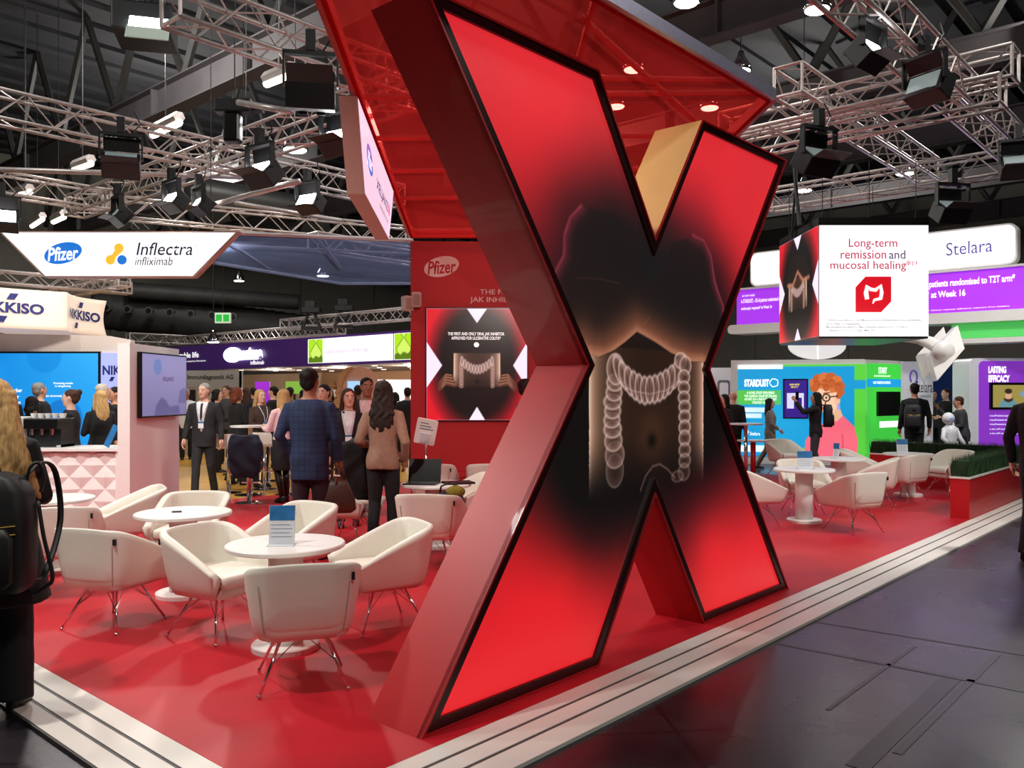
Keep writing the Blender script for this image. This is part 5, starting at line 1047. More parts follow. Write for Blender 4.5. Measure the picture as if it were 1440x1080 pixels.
for f_ in (('large floodlight with bright slot lens under the left truss', 170, 224, 8.6, 20, 48, 1.05, False), ('bright square floodlight under the crossing trusses', 365, 238, 9.2, -35, 45, 1.1), ('floodlight at the left frame edge above the sign', 3, 305, 10, 30, 30, 1.0), ('open floodlight pair, left one, under the crossing truss', 241, 280, 10.5, -40, 35, .95), ('open floodlight pair, right one, under the crossing truss', 279, 286, 11.2, -50, 35, .95, False), ('tilted floodlight over the trapezoid sign', 165, 300, 10.6, -50, 40, .9, False),
           ('floodlight with bright lens left of the edge-on sign', 432, 282, 10.4, -30, 30, .95), ('floodlight right beside the upper part of the edge-on sign', 472, 192, 8.2, -30, 45, 1.0), ('large black floodlight hanging under the top truss', 437, 122, 7.6, 10, 78, 1.25, False),
           ('bright spotlight with open doors on the right corner truss', 1228, 70, 7.4, 40, 35, 1.0), ('dark spotlight with open doors on the right corner truss', 1300, 118, 7.9, -60, 25, 1.1, False), ('floodlight under the double truss with a dim lens', 1152, 218, 8.6, 25, 50, 1.15, False), ('small black floodlight under the rear right truss', 1340, 290, 11, 10, 55, 1.2, False), ('floodlight cluster in the right corner of the trusses', 1432, 228, 9.2, -20, 40, 1.0, False)): flood(*f_)
# high-bay hall lamps: bright dishes
def highbay(label, x, y, Y, r=.22):
    p = D(x, y, Y); t = thing('hall_lamp', label, 'lamp', p, 0, 'round hall lamps'); MB().lathe([(r, 0), (r * .96, .1), (r * .4, .3), (r * .25, .42)], 18).build('shade', CHROME, t, True); MB().lathe([(.0001, -.03), (r * .8, -.02), (r * .96, .02), (.0001, .03)], 18).build('bulb_glass', LAMPW, t, True); MB().tube([(0, 0, .4), (0, 0, 13 - p.z)], .012, 4).build('cord', BLACK, t)
for i, a in enumerate((('hall lamp at the top edge above the canopy', 965, 4, 15, .24), ('hall lamp at the top edge right of centre', 1149, 14, 15, .24), ('hall lamp just above the canopy rail', 1042, 100, 18, .22), ('hall lamp seen through the red mesh, upper', 891, 98, 17, .22), ('hall lamp seen through the red mesh, right', 998, 152, 19, .22), ('hall lamp seen through the red mesh, left', 866, 150, 19, .22), ('hall lamp below the corner floodlight', 1230, 82, 19, .26), ('hall lamp over the rear right truss', 1273, 244, 22, .25), ('hall lamp left of the hanging cube, far', 1131, 268, 26, .25), ('hall lamp beside the bright square floodlight', 415, 211, 17, .26), ('hall lamp below the blue canopy on the left', 336, 395, 34, .22), ('hall lamp under the blue canopy edge', 454, 388, 30, .24), ('small hall lamp over the purple fascia', 300, 481, 30, .22))): highbay(*a)
# fluorescent strips and the big roof floodlight
for i, (x, y, x2, y2, Y) in enumerate(((215, 190, 252, 172, 17), (105, 238, 128, 230, 20), (375, 118, 410, 104, 15), (30, 272, 42, 270, 22), (75, 312, 90, 305, 24), (45, 318, 60, 308, 26))):
    p, q = D(x, y, Y), D(x2, y2, Y - 1.2); t = thing('strip_light', 'fluorescent strip light under the roof, %s from the left' % ('third', 'sixth', 'last', 'first', 'fifth', 'second')[i], 'lamp', p, 0, 'fluorescent strips'); dq = q - p; MB().tube([(0, 0, 0), dq], .07, 8).build('tube', glow('strip_glow', (255, 246, 226), 5), t, True); MB().tube([Vector((0, 0, .1)), dq + Vector((0, 0, .1))], .11, 6).build('housing', ALU, t); MB().tube([dq * .5 + Vector((0, 0, .1)), dq * .5 + Vector((0, 0, 12.9 - p.z - dq.z * .5))], .012, 4).build('cord', BLACK, t)
p = D(212, 38, 13); t = thing('roof_floodlight', 'very bright large floodlight high under the roof at upper left', 'floodlight', p, R(15)); MB().box(-.55, .3, -.1, .8, -.1, .35).build('housing', BLACK, t, False, None, 0, .03); MB().box(-.28, .26, -.14, -.1, -.22, .14, Matrix.Rotation(R(-35), 4, 'X')).build('lens', glow('roof_flood_lens', (235, 255, 248), 30), t); MB().box(-.30, .3, -.16, -.14, -.52, -.26, Matrix.Rotation(R(-35), 4, 'X')).build('reflector_lip', glow('reflector_lip', (150, 160, 150), .5), t); MB().tube([(-.1, .3, .35), (-.1, .3, 13 - p.z)], .04, 6).build('suspension', BLACK, t)
hoist = thing('chain_hoist', 'black chain hoist motor hanging above the truss crossing', 'hoist', D(330, 160, 10.2)); MB().box(-.22, .22, -.1, .1, .0, .16).build('motor', BLACK, hoist, False, None, 0, .02); MB().box(-.12, .08, -.08, .08, -.35, 0).build('chain_bag', BLACKP, hoist, False, None, 0, .03); MB().box(.22, .34, -.06, .06, .02, .12).build('gearbox', BLACK, hoist); MB().tube([(0, 0, .16), (0, 0, 6)], .008, 4).build('chain', BLACK, hoist)
# exit sign, projectors over the far booth
p = D(313, 447, 33); t = thing('exit_sign', 'small green and white emergency exit sign far back', 'sign', p); MB().box(-.3, .3, 0, .12, -.2, .2).build('sign_box', glow('exit_white', (200, 220, 190), .4), t); MB().box(-.25, -.03, -.02, 0, -.13, .13).build('green_field', glow('exit_green', (40, 170, 60), .6), t); MB().box(.03, .25, -.02, 0, -.13, .13).build('green_field', glow('exit_green', (40, 170, 60), .6), t); MB().tube([(0, .06, .3), (0, .06, 13 - p.z)], .01, 4).build('cord', BLACK, t)
for i, (x, y) in enumerate(((438, 437), (484, 434))):
    p = D(x, y, 27); t = thing('moving_head', 'black moving-head spotlight standing on the far truss, %s one' % ('left', 'right')[i], 'spotlight', p); MB().box(-.3, .3, -.2, .2, -.1, .1).build('head', BLACK, t, False, None, 0, .04)
    for sx in (-.2, .2): MB().tube([(sx * .5, 0, -.1), (sx * 1.4, 0, -.55)], .05, 6).build('leg', BLACK, t)
    MB().box(-.3, .3, -.15, .15, -.62, -.5).build('base', BLACK, t); MB().box(-.18, .12, -.1, .1, .1, .3).build('lens_hood', BLACK, t)
# ================================================================== people
def remesh(mb, name, m, vox=.013, smooth_it=2, noise=0.0, nfreq=30):
    me = mb.mesh(name, m); ob = bpy.data.objects.new('tmp', me)
    r = ob.modifiers.new('r', 'REMESH'); r.mode = 'VOXEL'; r.voxel_size = vox; r.use_smooth_shade = True
    if smooth_it: s = ob.modifiers.new('s', 'SMOOTH'); s.factor = .5; s.iterations = smooth_it
    out = evalmesh(ob); bpy.data.meshes.remove(me)
    if noise:
        n = len(out.vertices); co = np.empty(n * 3, np.float32); out.vertices.foreach_get('co', co); co = co.reshape(-1, 3); no = np.empty(n * 3, np.float32); out.vertices.foreach_get('normal', no); no = no.reshape(-1, 3)
        k = np.sin(co[:, 0] * nfreq + 2 * np.sin(co[:, 2] * nfreq * .45)) * np.cos(co[:, 1] * nfreq + 1.3 * np.sin(co[:, 2] * nfreq * .3)); out.vertices.foreach_set('co', (co + no * (k * noise)[:, None]).ravel())
    if not out.materials: out.materials.append(m)
    out.name = name; out.polygons.foreach_set('use_smooth', [True] * len(out.polygons)); out.update(); return out
def hairmat(name, col):
    if name in MATS: return MATS[name]
    m = mat(name, col, .62, noise=.35, nscale=1, spec=.25); nt = m.node_tree
    mp = nt.nodes.new('ShaderNodeMapping'); mp.inputs['Scale'].default_value = (90, 90, 9); tc = [n for n in nt.nodes if n.type == 'TEX_COORD'][0]; nz = [n for n in nt.nodes if n.type == 'TEX_NOISE'][0]
    nt.links.new(tc.outputs['Object'], mp.inputs['Vector']); nt.links.new(mp.outputs['Vector'], nz.inputs['Vector'])
    bp = nt.nodes.new('ShaderNodeBump'); bp.inputs['Strength'].default_value = .5; bp.inputs['Distance'].default_value = .01; nt.links.new(nz.outputs['Fac'], bp.inputs['Height']); nt.links.new(bp.outputs['Normal'], nt.nodes['Principled BSDF'].inputs['Normal']); return m
def cloth(name, col, rough=.85): return mat(name, col, rough, noise=.12, nscale=25, bump=.25, bscale=14)
SKIN = [mat('skin_light', (226, 176, 152), .5, noise=.05, nscale=12), mat('skin_warm', (206, 152, 124), .5, noise=.05, nscale=12), mat('skin_tan', (160, 108, 82), .5, noise=.05, nscale=12)]
HAIR = dict(blond=hairmat('hair_blond', (190, 152, 98)), black=hairmat('hair_black', (22, 18, 18)), brown=hairmat('hair_brown', (70, 46, 34)), red=hairmat('hair_auburn', (110, 52, 32)), grey=hairmat('hair_grey', (150, 148, 146)), white=hairmat('hair_white', (206, 198, 190)), dark=hairmat('hair_darkbrown', (42, 30, 26)))
CL = dict(black=cloth('cloth_black', (20, 20, 23)), charcoal=cloth('cloth_charcoal', (36, 38, 42)), navy=cloth('cloth_navy', (26, 32, 50)), tan=cloth('cloth_tan', (150, 116, 96)), pink=cloth('cloth_pink', (228, 190, 192)), grey=cloth('cloth_grey', (120, 114, 108)), beige=cloth('cloth_beige', (140, 124, 106)), white=cloth('cloth_white', (228, 228, 232)), darkgrey=cloth('cloth_darkgrey', (64, 64, 68)), brown=cloth('cloth_brown', (66, 46, 38)), maroon=cloth('cloth_plum', (44, 34, 44)))
def checkcloth():
    m = cloth('cloth_blue_check', (34, 50, 84)); nt = m.node_tree; b = nt.nodes['Principled BSDF']; tc = [n for n in nt.nodes if n.type == 'TEX_COORD'][0]
    br = nt.nodes.new('ShaderNodeTexBrick'); br.offset = 0; br.inputs['Scale'].default_value = 1; br.inputs['Brick Width'].default_value = .055; br.inputs['Row Height'].default_value = .055; br.inputs['Mortar Size'].default_value = .003
    mp = nt.nodes.new('ShaderNodeMapping'); mp.inputs['Rotation'].default_value = (R(90), 0, 0); nt.links.new(tc.outputs['Object'], mp.inputs['Vector']); nt.links.new(mp.outputs['Vector'], br.inputs['Vector'])
    for i, c in (('Color1', (30, 46, 80)), ('Color2', (34, 52, 88)), ('Mortar', (20, 30, 56))): br.inputs[i].default_value = (*srgb(*c), 1)
    nt.links.new(br.outputs['Color'], b.inputs['Base Color']); return m
CL['check'] = checkcloth()
EYEW = mat('eye_white', (230, 226, 220), .3, noise=.02); EYED = mat('eye_dark', (30, 22, 20), .3, noise=.02); LIPS = mat('lips', (170, 86, 80), .5, noise=.03); LANY = mat('lanyard_ribbon', (220, 226, 236), .6, noise=.05); BADGE = mat('badge_card', (236, 240, 246), .4, noise=.03)
SHOE = mat('black_shoe', (18, 16, 16), .35, noise=.1)
MALE = [(.84, .155, .115, 0), (.93, .168, .122, 0), (1.06, .152, .112, .005), (1.20, .168, .120, .005), (1.32, .188, .122, 0), (1.40, .186, .106, -.005), (1.455, .140, .082, -.01), (1.495, .072, .064, -.005)]
FEM = [(.84, .158, .115, 0), (.92, .170, .122, -.004), (1.07, .126, .098, .004), (1.20, .140, .112, .012), (1.30, .160, .122, .012), (1.38, .160, .098, -.002), (1.44, .118, .076, -.008), (1.485, .062, .058, -.004)]
def rings_of(prof, grow, z0=None, z1=None, flare=0.0, n=20):
    zs = [p[0] for p in prof]; z0 = z0 or zs[0]; z1 = z1 or zs[-1]; out = []
    for z in np.linspace(z0, z1, 13):
        rx, ry, cy = [np.interp(z, zs, [p[k] for p in prof]) for k in (1, 2, 3)]
        g = grow + flare * max(0, (1.05 - z) / .5)
        out.append([((rx + g) * np.sign(math.cos(t)) * abs(math.cos(t)) ** .85, cy + (ry + g) * math.sin(t), z) for t in [2 * math.pi * k / n for k in range(n)]])
    return out
def handtubes(mb, E, W, side, curl=.5):
    f = (W - E).normalized(); inn = Vector((-side, 0, 0)); inn = (inn - f * inn.dot(f)).normalized(); b = f.cross(inn).normalized() * side
    P = W + f * .005
    mb.tube([W - f * .03, P + f * .03, P + f * .085], [.026, .034, .030], 8, True, .6)
    for k in range(4):
        o = b * (.026 - .0175 * k); l = (.066, .076, .07, .055)[k]; c = inn * (l * curl)
        a = P + f * .078 + o; mb.tube([a - f * .02, a + f * l * .45, a + f * l * .8 + c * .5, a + f * l * .9 + c * 1.1], [.0095, .009, .0085, .006], 6)
    a = P + f * .02 + b * .028; mb.tube([a - f * .01, a + f * .035 + b * .02, a + f * .065 + b * .014 + inn * .02], [.011, .011, .007], 6)
def person(label, x, y, fx, fy, H=1.75, sex='m', skin=0, hair='short', hcol='dark', top='black', bottom='black', arms=None, stride=0.0, hem=.80, sleeve=True, shirt=None, lanyard=False, tie=False, flare=0.0, zfloor=.02, skirt=False, headturn=0, vox=.014, boots=False, lean=0.0):
    s = H / 1.75; t = thing('person', label, 'person', (x, y, zfloor), math.atan2(fy, fx) - math.pi / 2); t.scale = (s, s, s)
    prof = MALE if sex == 'm' else FEM; shx = .178 if sex == 'm' else .155
    A = arms or {}; LM = Matrix.Translation((0, 0, .9)) @ Matrix.Rotation(R(-lean), 4, 'X') @ Matrix.Translation((0, 0, -.9))
    def lf(mb):
        mb.v = [tuple(LM @ Vector(p)) if p[2] > .9 else p for p in mb.v]; return mb
    arm = {}
    for sd in (-1, 1):
        E, W = A.get(sd, ((.235, -.03, 1.13), (.25, .06, .88))); arm[sd] = (Vector((sd * shx, -.01, 1.405)), Vector((sd * E[0], E[1], E[2])), Vector((sd * W[0], W[1], W[2])))
    legs = {}
    for sd in (-1, 1):
        st = sd * stride; legs[sd] = [Vector((sd * .085, 0, .90)), Vector((sd * .092, st * .45 + (.02 if st >= 0 else .05), .49)), Vector((sd * .095, st * .9 - .01 - (.05 if st < 0 else 0), .09 if st >= 0 else .10))]
    # body: head, neck, trunk core, limbs as one surface
    mb = MB(); HM = Matrix.Translation((0, 0, 1.5)) @ Matrix.Rotation(R(headturn), 4, 'Z') @ Matrix.Translation((0, 0, -1.5))
    hr = []
    for z, rx, ry, cy in ((1.522, .028, .026, .052), (1.535, .046, .048, .040), (1.565, .060, .070, .022), (1.60, .068, .084, .010), (1.64, .073, .092, .004), (1.68, .075, .096, 0), (1.715, .066, .084, -.004), (1.738, .044, .056, -.006), (1.748, .018, .022, -.006)):
        hr.append([HM @ Vector((rx * math.cos(a), cy + ry * math.sin(a), z)) for a in [2 * math.pi * k / 16 for k in range(16)]])
    mb.loft(hr); mb.tube([HM @ Vector((0, .090, 1.665)), HM @ Vector((0, .104, 1.635)), HM @ Vector((0, .112, 1.615)), HM @ Vector((0, .094, 1.605))], [.008, .011, .014, .010], 8)
    for sd in (-1, 1): mb.sphere(HM @ Vector((sd * .077, -.005, 1.64)), .03, 8, 6, (.4, .7, 1.1)); mb.sphere(HM @ Vector((sd * .032, .080, 1.668)), .02, 8, 5, (1.2, .6, .5)); mb.sphere(HM @ Vector((sd * .042, .058, 1.61)), .026, 8, 5)
    mb.sphere(HM @ Vector((0, .076, 1.545)), .022, 8, 5); mb.tube([(0, -.012, 1.44), (0, .0, 1.57)], [.062, .055], 12); mb.loft(rings_of(prof, -.008))
    for sd in (-1, 1):
        S_, E, W = arm[sd]; mb.tube([S_, S_.lerp(E, .5), E, E.lerp(W, .4), W], [.046, .042, .036, .036, .026], 10); l = legs[sd]
        mb.tube([l[0], l[0].lerp(l[1], .5), l[1], l[1].lerp(l[2], .35), l[2]], [.076, .066, .050, .052, .036], 10)
    core = remesh(lf(mb), 'body', SKIN[skin], vox)
    # fingers join the same mesh
    hb = MB()
    for sd in (-1, 1): S_, E, W = arm[sd]; handtubes(hb, E, W, sd)
    bm = bmesh.new(); bm.from_mesh(core); bm.from_mesh(lf(hb).mesh('h', SKIN[skin], True)); bm.to_mesh(core); bm.free(); core.polygons.foreach_set('use_smooth', [True] * len(core.polygons)); link('body', core, t)
    HL = LM @ HM
    for sd in (-1, 1):
        e = MB(); e.sphere(HL @ Vector((sd * .032, .086, 1.648)), .0125, 8, 6, (1.2, .6, .75)); e.cur = 1; e.sphere(HL @ Vector((sd * .032, .0925, 1.648)), .0065, 6, 5, (1, .6, 1)); e.build('eye', [EYEW, EYED], t, True)
        MB().tube([HL @ Vector((sd * .016, .098, 1.668)), HL @ Vector((sd * .034, .095, 1.674)), HL @ Vector((sd * .052, .080, 1.668))], .004, 5).build('eyebrow', HAIR[hcol], t)
    MB().tube([HL @ Vector((-.024, .082, 1.578)), HL @ Vector((0, .095, 1.580)), HL @ Vector((.024, .082, 1.578))], [.003, .0065, .003], 6).build('mouth', LIPS, t, True)
    # upper garment
    g = MB(); g.loft(rings_of(prof, .018, hem, 1.475, flare)); 
    for sd in (-1, 1):
        S_, E, W = arm[sd]; end = W - (W - E).normalized() * .012 if sleeve else E
        g.tube([S_ + Vector((-sd * .05, 0, .015)), S_, S_.lerp(E, .5), E, E.lerp(W, .5), end] if sleeve else [S_, S_.lerp(E, .5), E], [.05, .064, .060, .052, .048, .041] if sleeve else [.062, .058, .052], 12)
    link('jacket' if sex == 'm' else 'top', remesh(lf(g), 'top', CL[top], vox, 2, .004, 22), t)
    # lower garment
    g = MB()
    if skirt: g.loft(rings_of(prof, .012, .86, 1.03)); g.loft([[(rx * math.cos(a), ry * math.sin(a), z) for a in [2 * math.pi * k / 18 for k in range(18)]] for z, rx, ry in ((.50, .17, .13), (.7, .175, .135), (.93, .18, .13))]); 
    else:
        g.loft(rings_of(prof, .008, .85, 1.04))
        for sd in (-1, 1): l = legs[sd]; g.tube([l[0] + Vector((0, 0, .04)), l[0].lerp(l[1], .4), l[1], l[1].lerp(l[2], .5), l[2] + Vector((0, 0, -.03))], [.098, .088, .068, .062, .060] if not flare else [.1, .095, .085, .09, .095], 12)
    link('skirt' if skirt else 'trousers', remesh(g, 'trousers', CL[bottom], vox, 2, .003, 26), t)
    if boots or skirt:
        for sd in (-1, 1): l = legs[sd]; MB().tube([l[1] + Vector((0, 0, .03)), l[1].lerp(l[2], .4), l[2]], [.056, .054, .042], 12).build('boot_shaft', SHOE, t, True)
    for sd in (-1, 1):
        a = legs[sd][2]; z0 = a.z - .09; g = MB(); g.loft([[(a.x + rx * math.cos(q), a.y + yy + ry * math.sin(q), z0 + z) for q in [2 * math.pi * k / 14 for k in range(14)]] for z, rx, ry, yy in ((.001, .042, .125, .07), (.02, .046, .132, .07), (.05, .042, .115, .055), (.08, .038, .07, .01), (.10, .034, .045, -.005))]); g.build('shoe', SHOE, t, True)
    # hair
    if hair != 'bald':
        g = MB(); g.sphere((0, -.020, 1.683), 1, 16, 10, (.085, .104, .084)); g.sphere((0, -.055, 1.632), 1, 14, 8, (.074, .058, .080))
        if hair in ('long', 'curly', 'bob', 'veil'):
            end = dict(long=1.28, curly=1.22, bob=1.47, veil=1.12)[hair]; wz = dict(long=.105, curly=.135, bob=.1, veil=.15)[hair]
            g.loft([[(rx * math.cos(q), cy + ry * math.sin(q), z) for q in [2 * math.pi * k / 14 for k in range(14)]] for z, rx, ry, cy in ((end, wz * .55, .035, -.085), (end + .08, wz * .95, .05, -.085), ((end + 1.62) / 2, wz, .062, -.075), (1.60, .094, .075, -.045), (1.68, .086, .085, -.03))])
            for sd in (-1, 1): g.tube([(sd * .072, .02, 1.70), (sd * .086, .01, 1.62), (sd * .092, -.01, 1.52), (sd * .09, .0, max(end + .08, 1.36))], [.02, .024, .026, .014], 8)
        if hair == 'veil': g.tube([(.05, -.03, 1.68), (.10, -.06, 1.5), (.15, -.06, 1.34), (.20, -.04, 1.18), (.23, -.02, 1.12)], [.06, .055, .05, .035, .01], 10)
        if hair == 'bun': g.sphere((0, -.11, 1.72), .045, 10, 8); g.tube([(0, -.08, 1.62), (0, -.09, 1.70)], .05, 8)
        if hair == 'pony': g.tube([(0, -.10, 1.70), (0, -.15, 1.66), (0, -.15, 1.5)], [.03, .035, .015], 8)
        g.v = [tuple(HM @ Vector(p)) for p in g.v]
        link('hair', remesh(lf(g), 'hair', HAIR[hcol], .011, 1, 0.008 if hair == 'curly' else .0025, 75 if hair == 'curly' else 90), t)
    # shirt front, tie, lanyard
    zs = [p[0] for p in prof]
    def front(xx, z, off):
        rx, ry, cy = [np.interp(z, zs, [p[k] for p in prof]) for k in (1, 2, 3)]; rx += .018; ry += .018
        return LM @ Vector((xx, cy + ry * math.sqrt(max(.02, 1 - min(1, abs(xx) / rx) ** (2 / .85))) + off, z))
    def strip(nm, m, f, off, z0, z1, n=14, cols=5):
        rows = []
        for z in np.linspace(z0, z1, n): a, b = f(z); rows.append([front(a + (b - a) * k / (cols - 1), z, off) for k in range(cols)])
        mb = MB(); mb.loft(rows, False, False); o = mb.build(nm, m, t, True); q = o.modifiers.new('thick', 'SOLIDIFY'); q.thickness = .004; q.offset = 1; return o
    if shirt: strip('shirt', CL[shirt], lambda z: (-(.012 + .075 * min(1, (z - 1.02) / .4)), .012 + .075 * min(1, (z - 1.02) / .4)), .004, 1.02, 1.475)
    if tie: strip('tie', CL['navy'], lambda z: (-.016 - .012 * (1.44 - z), .016 + .012 * (1.44 - z)), .010, 1.10, 1.455)
    if lanyard:
        for sd in (-1, 1): strip('lanyard', LANY, lambda z: (sd * .085 * (z - 1.14) / .33 - .006, sd * .085 * (z - 1.14) / .33 + .006), .015, 1.16, 1.46, 10, 2)
        p = front(0, 1.12, .02); MB().box(-.04, .04, -.002, .004, -.05, .05).build('badge', BADGE, t, False, p); MB().box(-.04, .04, .004, .006, .028, .05).build('badge_header', BROB, t, False, p)
    return t
DOWN = ((.235, -.03, 1.13), (.25, .06, .88)); FWD = ((.22, .03, 1.13), (.14, .25, 1.10)); BACKW = ((.24, -.10, 1.14), (.25, -.10, .90)); POCK = ((.255, -.09, 1.14), (.19, .06, .95)); UP = ((.20, .25, 1.33), (.10, .40, 1.56))
dot = lambda x, y, Y: ((x - 720) / FPX * Y, Y)
# ---- left part of the picture
person('woman with long blond hair, black coat and backpack at the left edge', -2.60, 4.30, -.12, 1, 1.66, 'f', 0, 'veil', 'blond', 'black', 'black', {-1: FWD, 1: FWD}, hem=.58, flare=.10, zfloor=0, vox=.012)
person('grey-haired man in a dark suit with tie and lanyard, walking', *dot(287, 0, 12.9), .05, -1, 1.71, 'm', 0, 'short', 'grey', 'charcoal', 'charcoal', {-1: ((.25, -.05, 1.13), (.27, .03, .88)), 1: ((.25, .0, 1.13), (.27, .10, .89))}, .18, .78, shirt='white', lanyard=True, tie=True, headturn=-18)
person('man in a blue checked jacket seen from behind with a brown bag', -1.91, 8.05, .12, 1, 1.80, 'm', 2, 'short', 'black', 'check', 'maroon', {-1: POCK, 1: ((.25, .0, 1.13), (.24, .12, .90))}, .08, .74, vox=.012)
person('woman in a tan jacket with long dark curly hair, seen from behind', -1.30, 8.62, .05, 1, 1.69, 'f', 1, 'curly', 'dark', 'tan', 'black', {-1: ((.25, -.06, 1.13), (.17, .18, 1.06)), 1: ((.25, -.08, 1.12), (.22, .06, .92))}, .05, .84, vox=.012)
person('woman in a black blazer with lanyard facing the camera', *dot(490, 0, 10.1), .2, -1, 1.62, 'f', 0, 'long', 'brown', 'black', 'black', None, .05, .74, shirt='white', lanyard=True, headturn=12)
person('young man in a pink shirt behind the woman in the black blazer', *dot(516, 0, 10.9), .1, -1, 1.76, 'm', 2, 'short', 'black', 'charcoal', 'black', None, 0, .78, shirt='pink', headturn=15)
person('person with auburn hair and a long black coat at the standing tables', *dot(334, 0, 14.6), .6, .8, 1.66, 'f', 0, 'bob', 'red', 'black', 'black', FWD and {-1: FWD, 1: FWD}, .05, .5, flare=.05)
person('blond woman in a dark brown top facing right at the standing tables', *dot(366, 0, 14.3), .8, -.6, 1.62, 'f', 0, 'long', 'blond', 'brown', 'black', {-1: FWD, 1: FWD}, 0, .82, lanyard=True)
person('blond woman in a pink blouse, black skirt and high boots', *dot(398, 0, 12.3), -.75, .6, 1.62, 'f', 0, 'long', 'blond', 'pink', 'black', {-1: ((.20, .10, 1.12), (.12, .32, 1.15)), 1: ((.20, .10, 1.12), (.12, .30, 1.12))}, .06, .98, skirt=True)
person('woman with a hair bun and black top working at the coffee bar', *dot(99, 0, 10.95), -.75, -.15, 1.61, 'f', 0, 'bun', 'brown', 'black', 'black', {-1: FWD, 1: FWD}, 0, .80)
person('woman with long blond hair and black top behind the bar', *dot(141, 0, 11.75), -.7, .6, 1.60, 'f', 0, 'long', 'blond', 'black', 'black', {-1: FWD, 1: FWD}, 0, .80)
person('dark-haired person behind the espresso machine', *dot(46, 0, 11.9), .2, 1, 1.52, 'f', 1, 'bob', 'black', 'black', 'black', None, 0, .8)
person('grey-haired man before the blue screen', *dot(56, 0, 13.0), .5, .8, 1.72, 'm', 0, 'short', 'grey', 'charcoal', 'black', None, 0, .8)
person('person in a dark suit at the left edge of the blue screen', *dot(6, 0, 12.7), .5, -.7, 1.70, 'm', 1, 'short', 'black', 'black', 'black', {-1: FWD, 1: FWD}, 0, .8)
person('white-haired man in a dark suit beside the lilac panel', *dot(145, 0, 12.9), .5, .7, 1.70, 'm', 0, 'short', 'white', 'black', 'black', None, 0, .8)
person('dark-haired man half hidden by the bar pillar', *dot(161, 0, 13.3), -.6, -.6, 1.66, 'm', 1, 'short', 'black', 'charcoal', 'black', None, 0, .8, shirt='white')
# ---- crowd farther back
for i, (xx, Y, h, sx, hr, hc, tp, fx, fy, lab) in enumerate(((306, 17.0, 1.66, 'f', 'bob', 'black', 'black', 1, .2, 'dark-haired visitor under the grey name board'), (318, 19.0, 1.74, 'm', 'short', 'brown', 'darkgrey', -.3, -1, 'visitor in a grey jacket behind the suited man'), (347, 19.5, 1.70, 'f', 'long', 'brown', 'navy', .2, 1, 'visitor in navy behind the auburn-haired person'), (384, 18.0, 1.72, 'm', 'short', 'black', 'black', -1, .2, 'visitor in black beyond the blond women'), (392, 20.0, 1.64, 'f', 'bob', 'dark', 'black', -.3, -1, 'visitor in black further beyond the blond women'), (408, 17.5, 1.70, 'm', 'short', 'black', 'navy', .1, 1, 'visitor in navy half hidden by the blue jacket'), (455, 11.6, 1.70, 'm', 'short', 'black', 'navy', -.3, -1, 'man in navy just behind the blue checked jacket'), (463, 19, 1.68, 'f', 'long', 'dark', 'black', .5, -1, 'visitor in black left of the wooden head cut-out'), (504, 17.2, 1.74, 'm', 'short', 'dark', 'black', .1, 1, 'visitor before the wooden head cut-out'), (556, 19.5, 1.60, 'f', 'bob', 'black', 'black', .3, 1, 'visitor in black by the white lit shop'), (573, 18.6, 1.70, 'm', 'short', 'black', 'black', -.2, 1, 'visitor in black right beside the red wall'), (262, 20.2, 1.68, 'm', 'short', 'grey', 'white', .4, -1, 'visitor in white just right of the screen pillar'), (356, 22, 1.72, 'm', 'short', 'dark', 'darkgrey', -.5, 1, 'far visitor in dark grey under the purple fascia'), (428, 21, 1.66, 'f', 'long', 'black', 'black', 1, .3, 'far visitor in black left of the blue jacket'))):
    person(lab, *dot(xx, 0, Y), fx, fy, h, sx, i % 3, hr, hc, tp, 'black', None if i % 2 else {-1: FWD, 1: FWD}, .04, .78, vox=.018, zfloor=.0)
# ---- right part
person('man in black half hidden behind the left side of the giant letter', *dot(741, 0, 10.6), .9, .3, 1.74, 'm', 0, 'short', 'dark', 'black', 'black')
person('woman with long dark hair in black behind the letter waist', *dot(1018, 0, 15.9), -.9, -.3, 1.56, 'f', 0, 'long', 'black', 'black', 'black', zfloor=0)
person('bald man standing behind the long-haired woman in black', *dot(1031, 0, 17.0), .4, .9, 1.62, 'm', 0, 'bald', 'grey', 'black', 'black', zfloor=0)
person('woman in a grey cardigan and beige trousers walking by the portrait booth', *dot(1083, 0, 17.7), .85, -.25, 1.47, 'f', 1, 'long', 'black', 'grey', 'beige', {-1: ((.22, -.08, 1.13), (.22, .02, .90)), 1: ((.22, .05, 1.13), (.2, .2, 1.0))}, .30, .74, zfloor=0)
person('woman in black with a backpack photographing the portrait booth', *dot(1147, 0, 16.6), -.95, .25, 1.60, 'f', 1, 'long', 'black', 'black', 'darkgrey', {-1: UP, 1: UP}, .04, .80, zfloor=0)
person('man in black with a backpack seen from behind near the totem', *dot(1286, 0, 16.4), .25, 1, 1.77, 'm', 1, 'short', 'black', 'black', 'black', {-1: DOWN, 1: ((.26, .0, 1.13), (.28, .1, .9))}, .10, .80, zfloor=0)
person('person in black facing left behind the white robot', *dot(1330, 0, 19.0), -.9, -.2, 1.68, 'm', 0, 'short', 'dark', 'black', 'black', {-1: FWD, 1: FWD}, 0, .7, zfloor=0)
person('visitor seen between the totem and the person in black', *dot(1312, 0, 20.5), .4, -1, 1.64, 'f', 0, 'bob', 'brown', 'darkgrey', 'black', None, 0, .8, zfloor=0)
person('person in dark clothes leaning beside the purple kiosk', *dot(1355, 0, 16.2), -.8, .3, 1.52, 'm', 1, 'short', 'brown', 'darkgrey', 'black', {-1: FWD, 1: UP}, 0, .78, zfloor=0, lean=8)
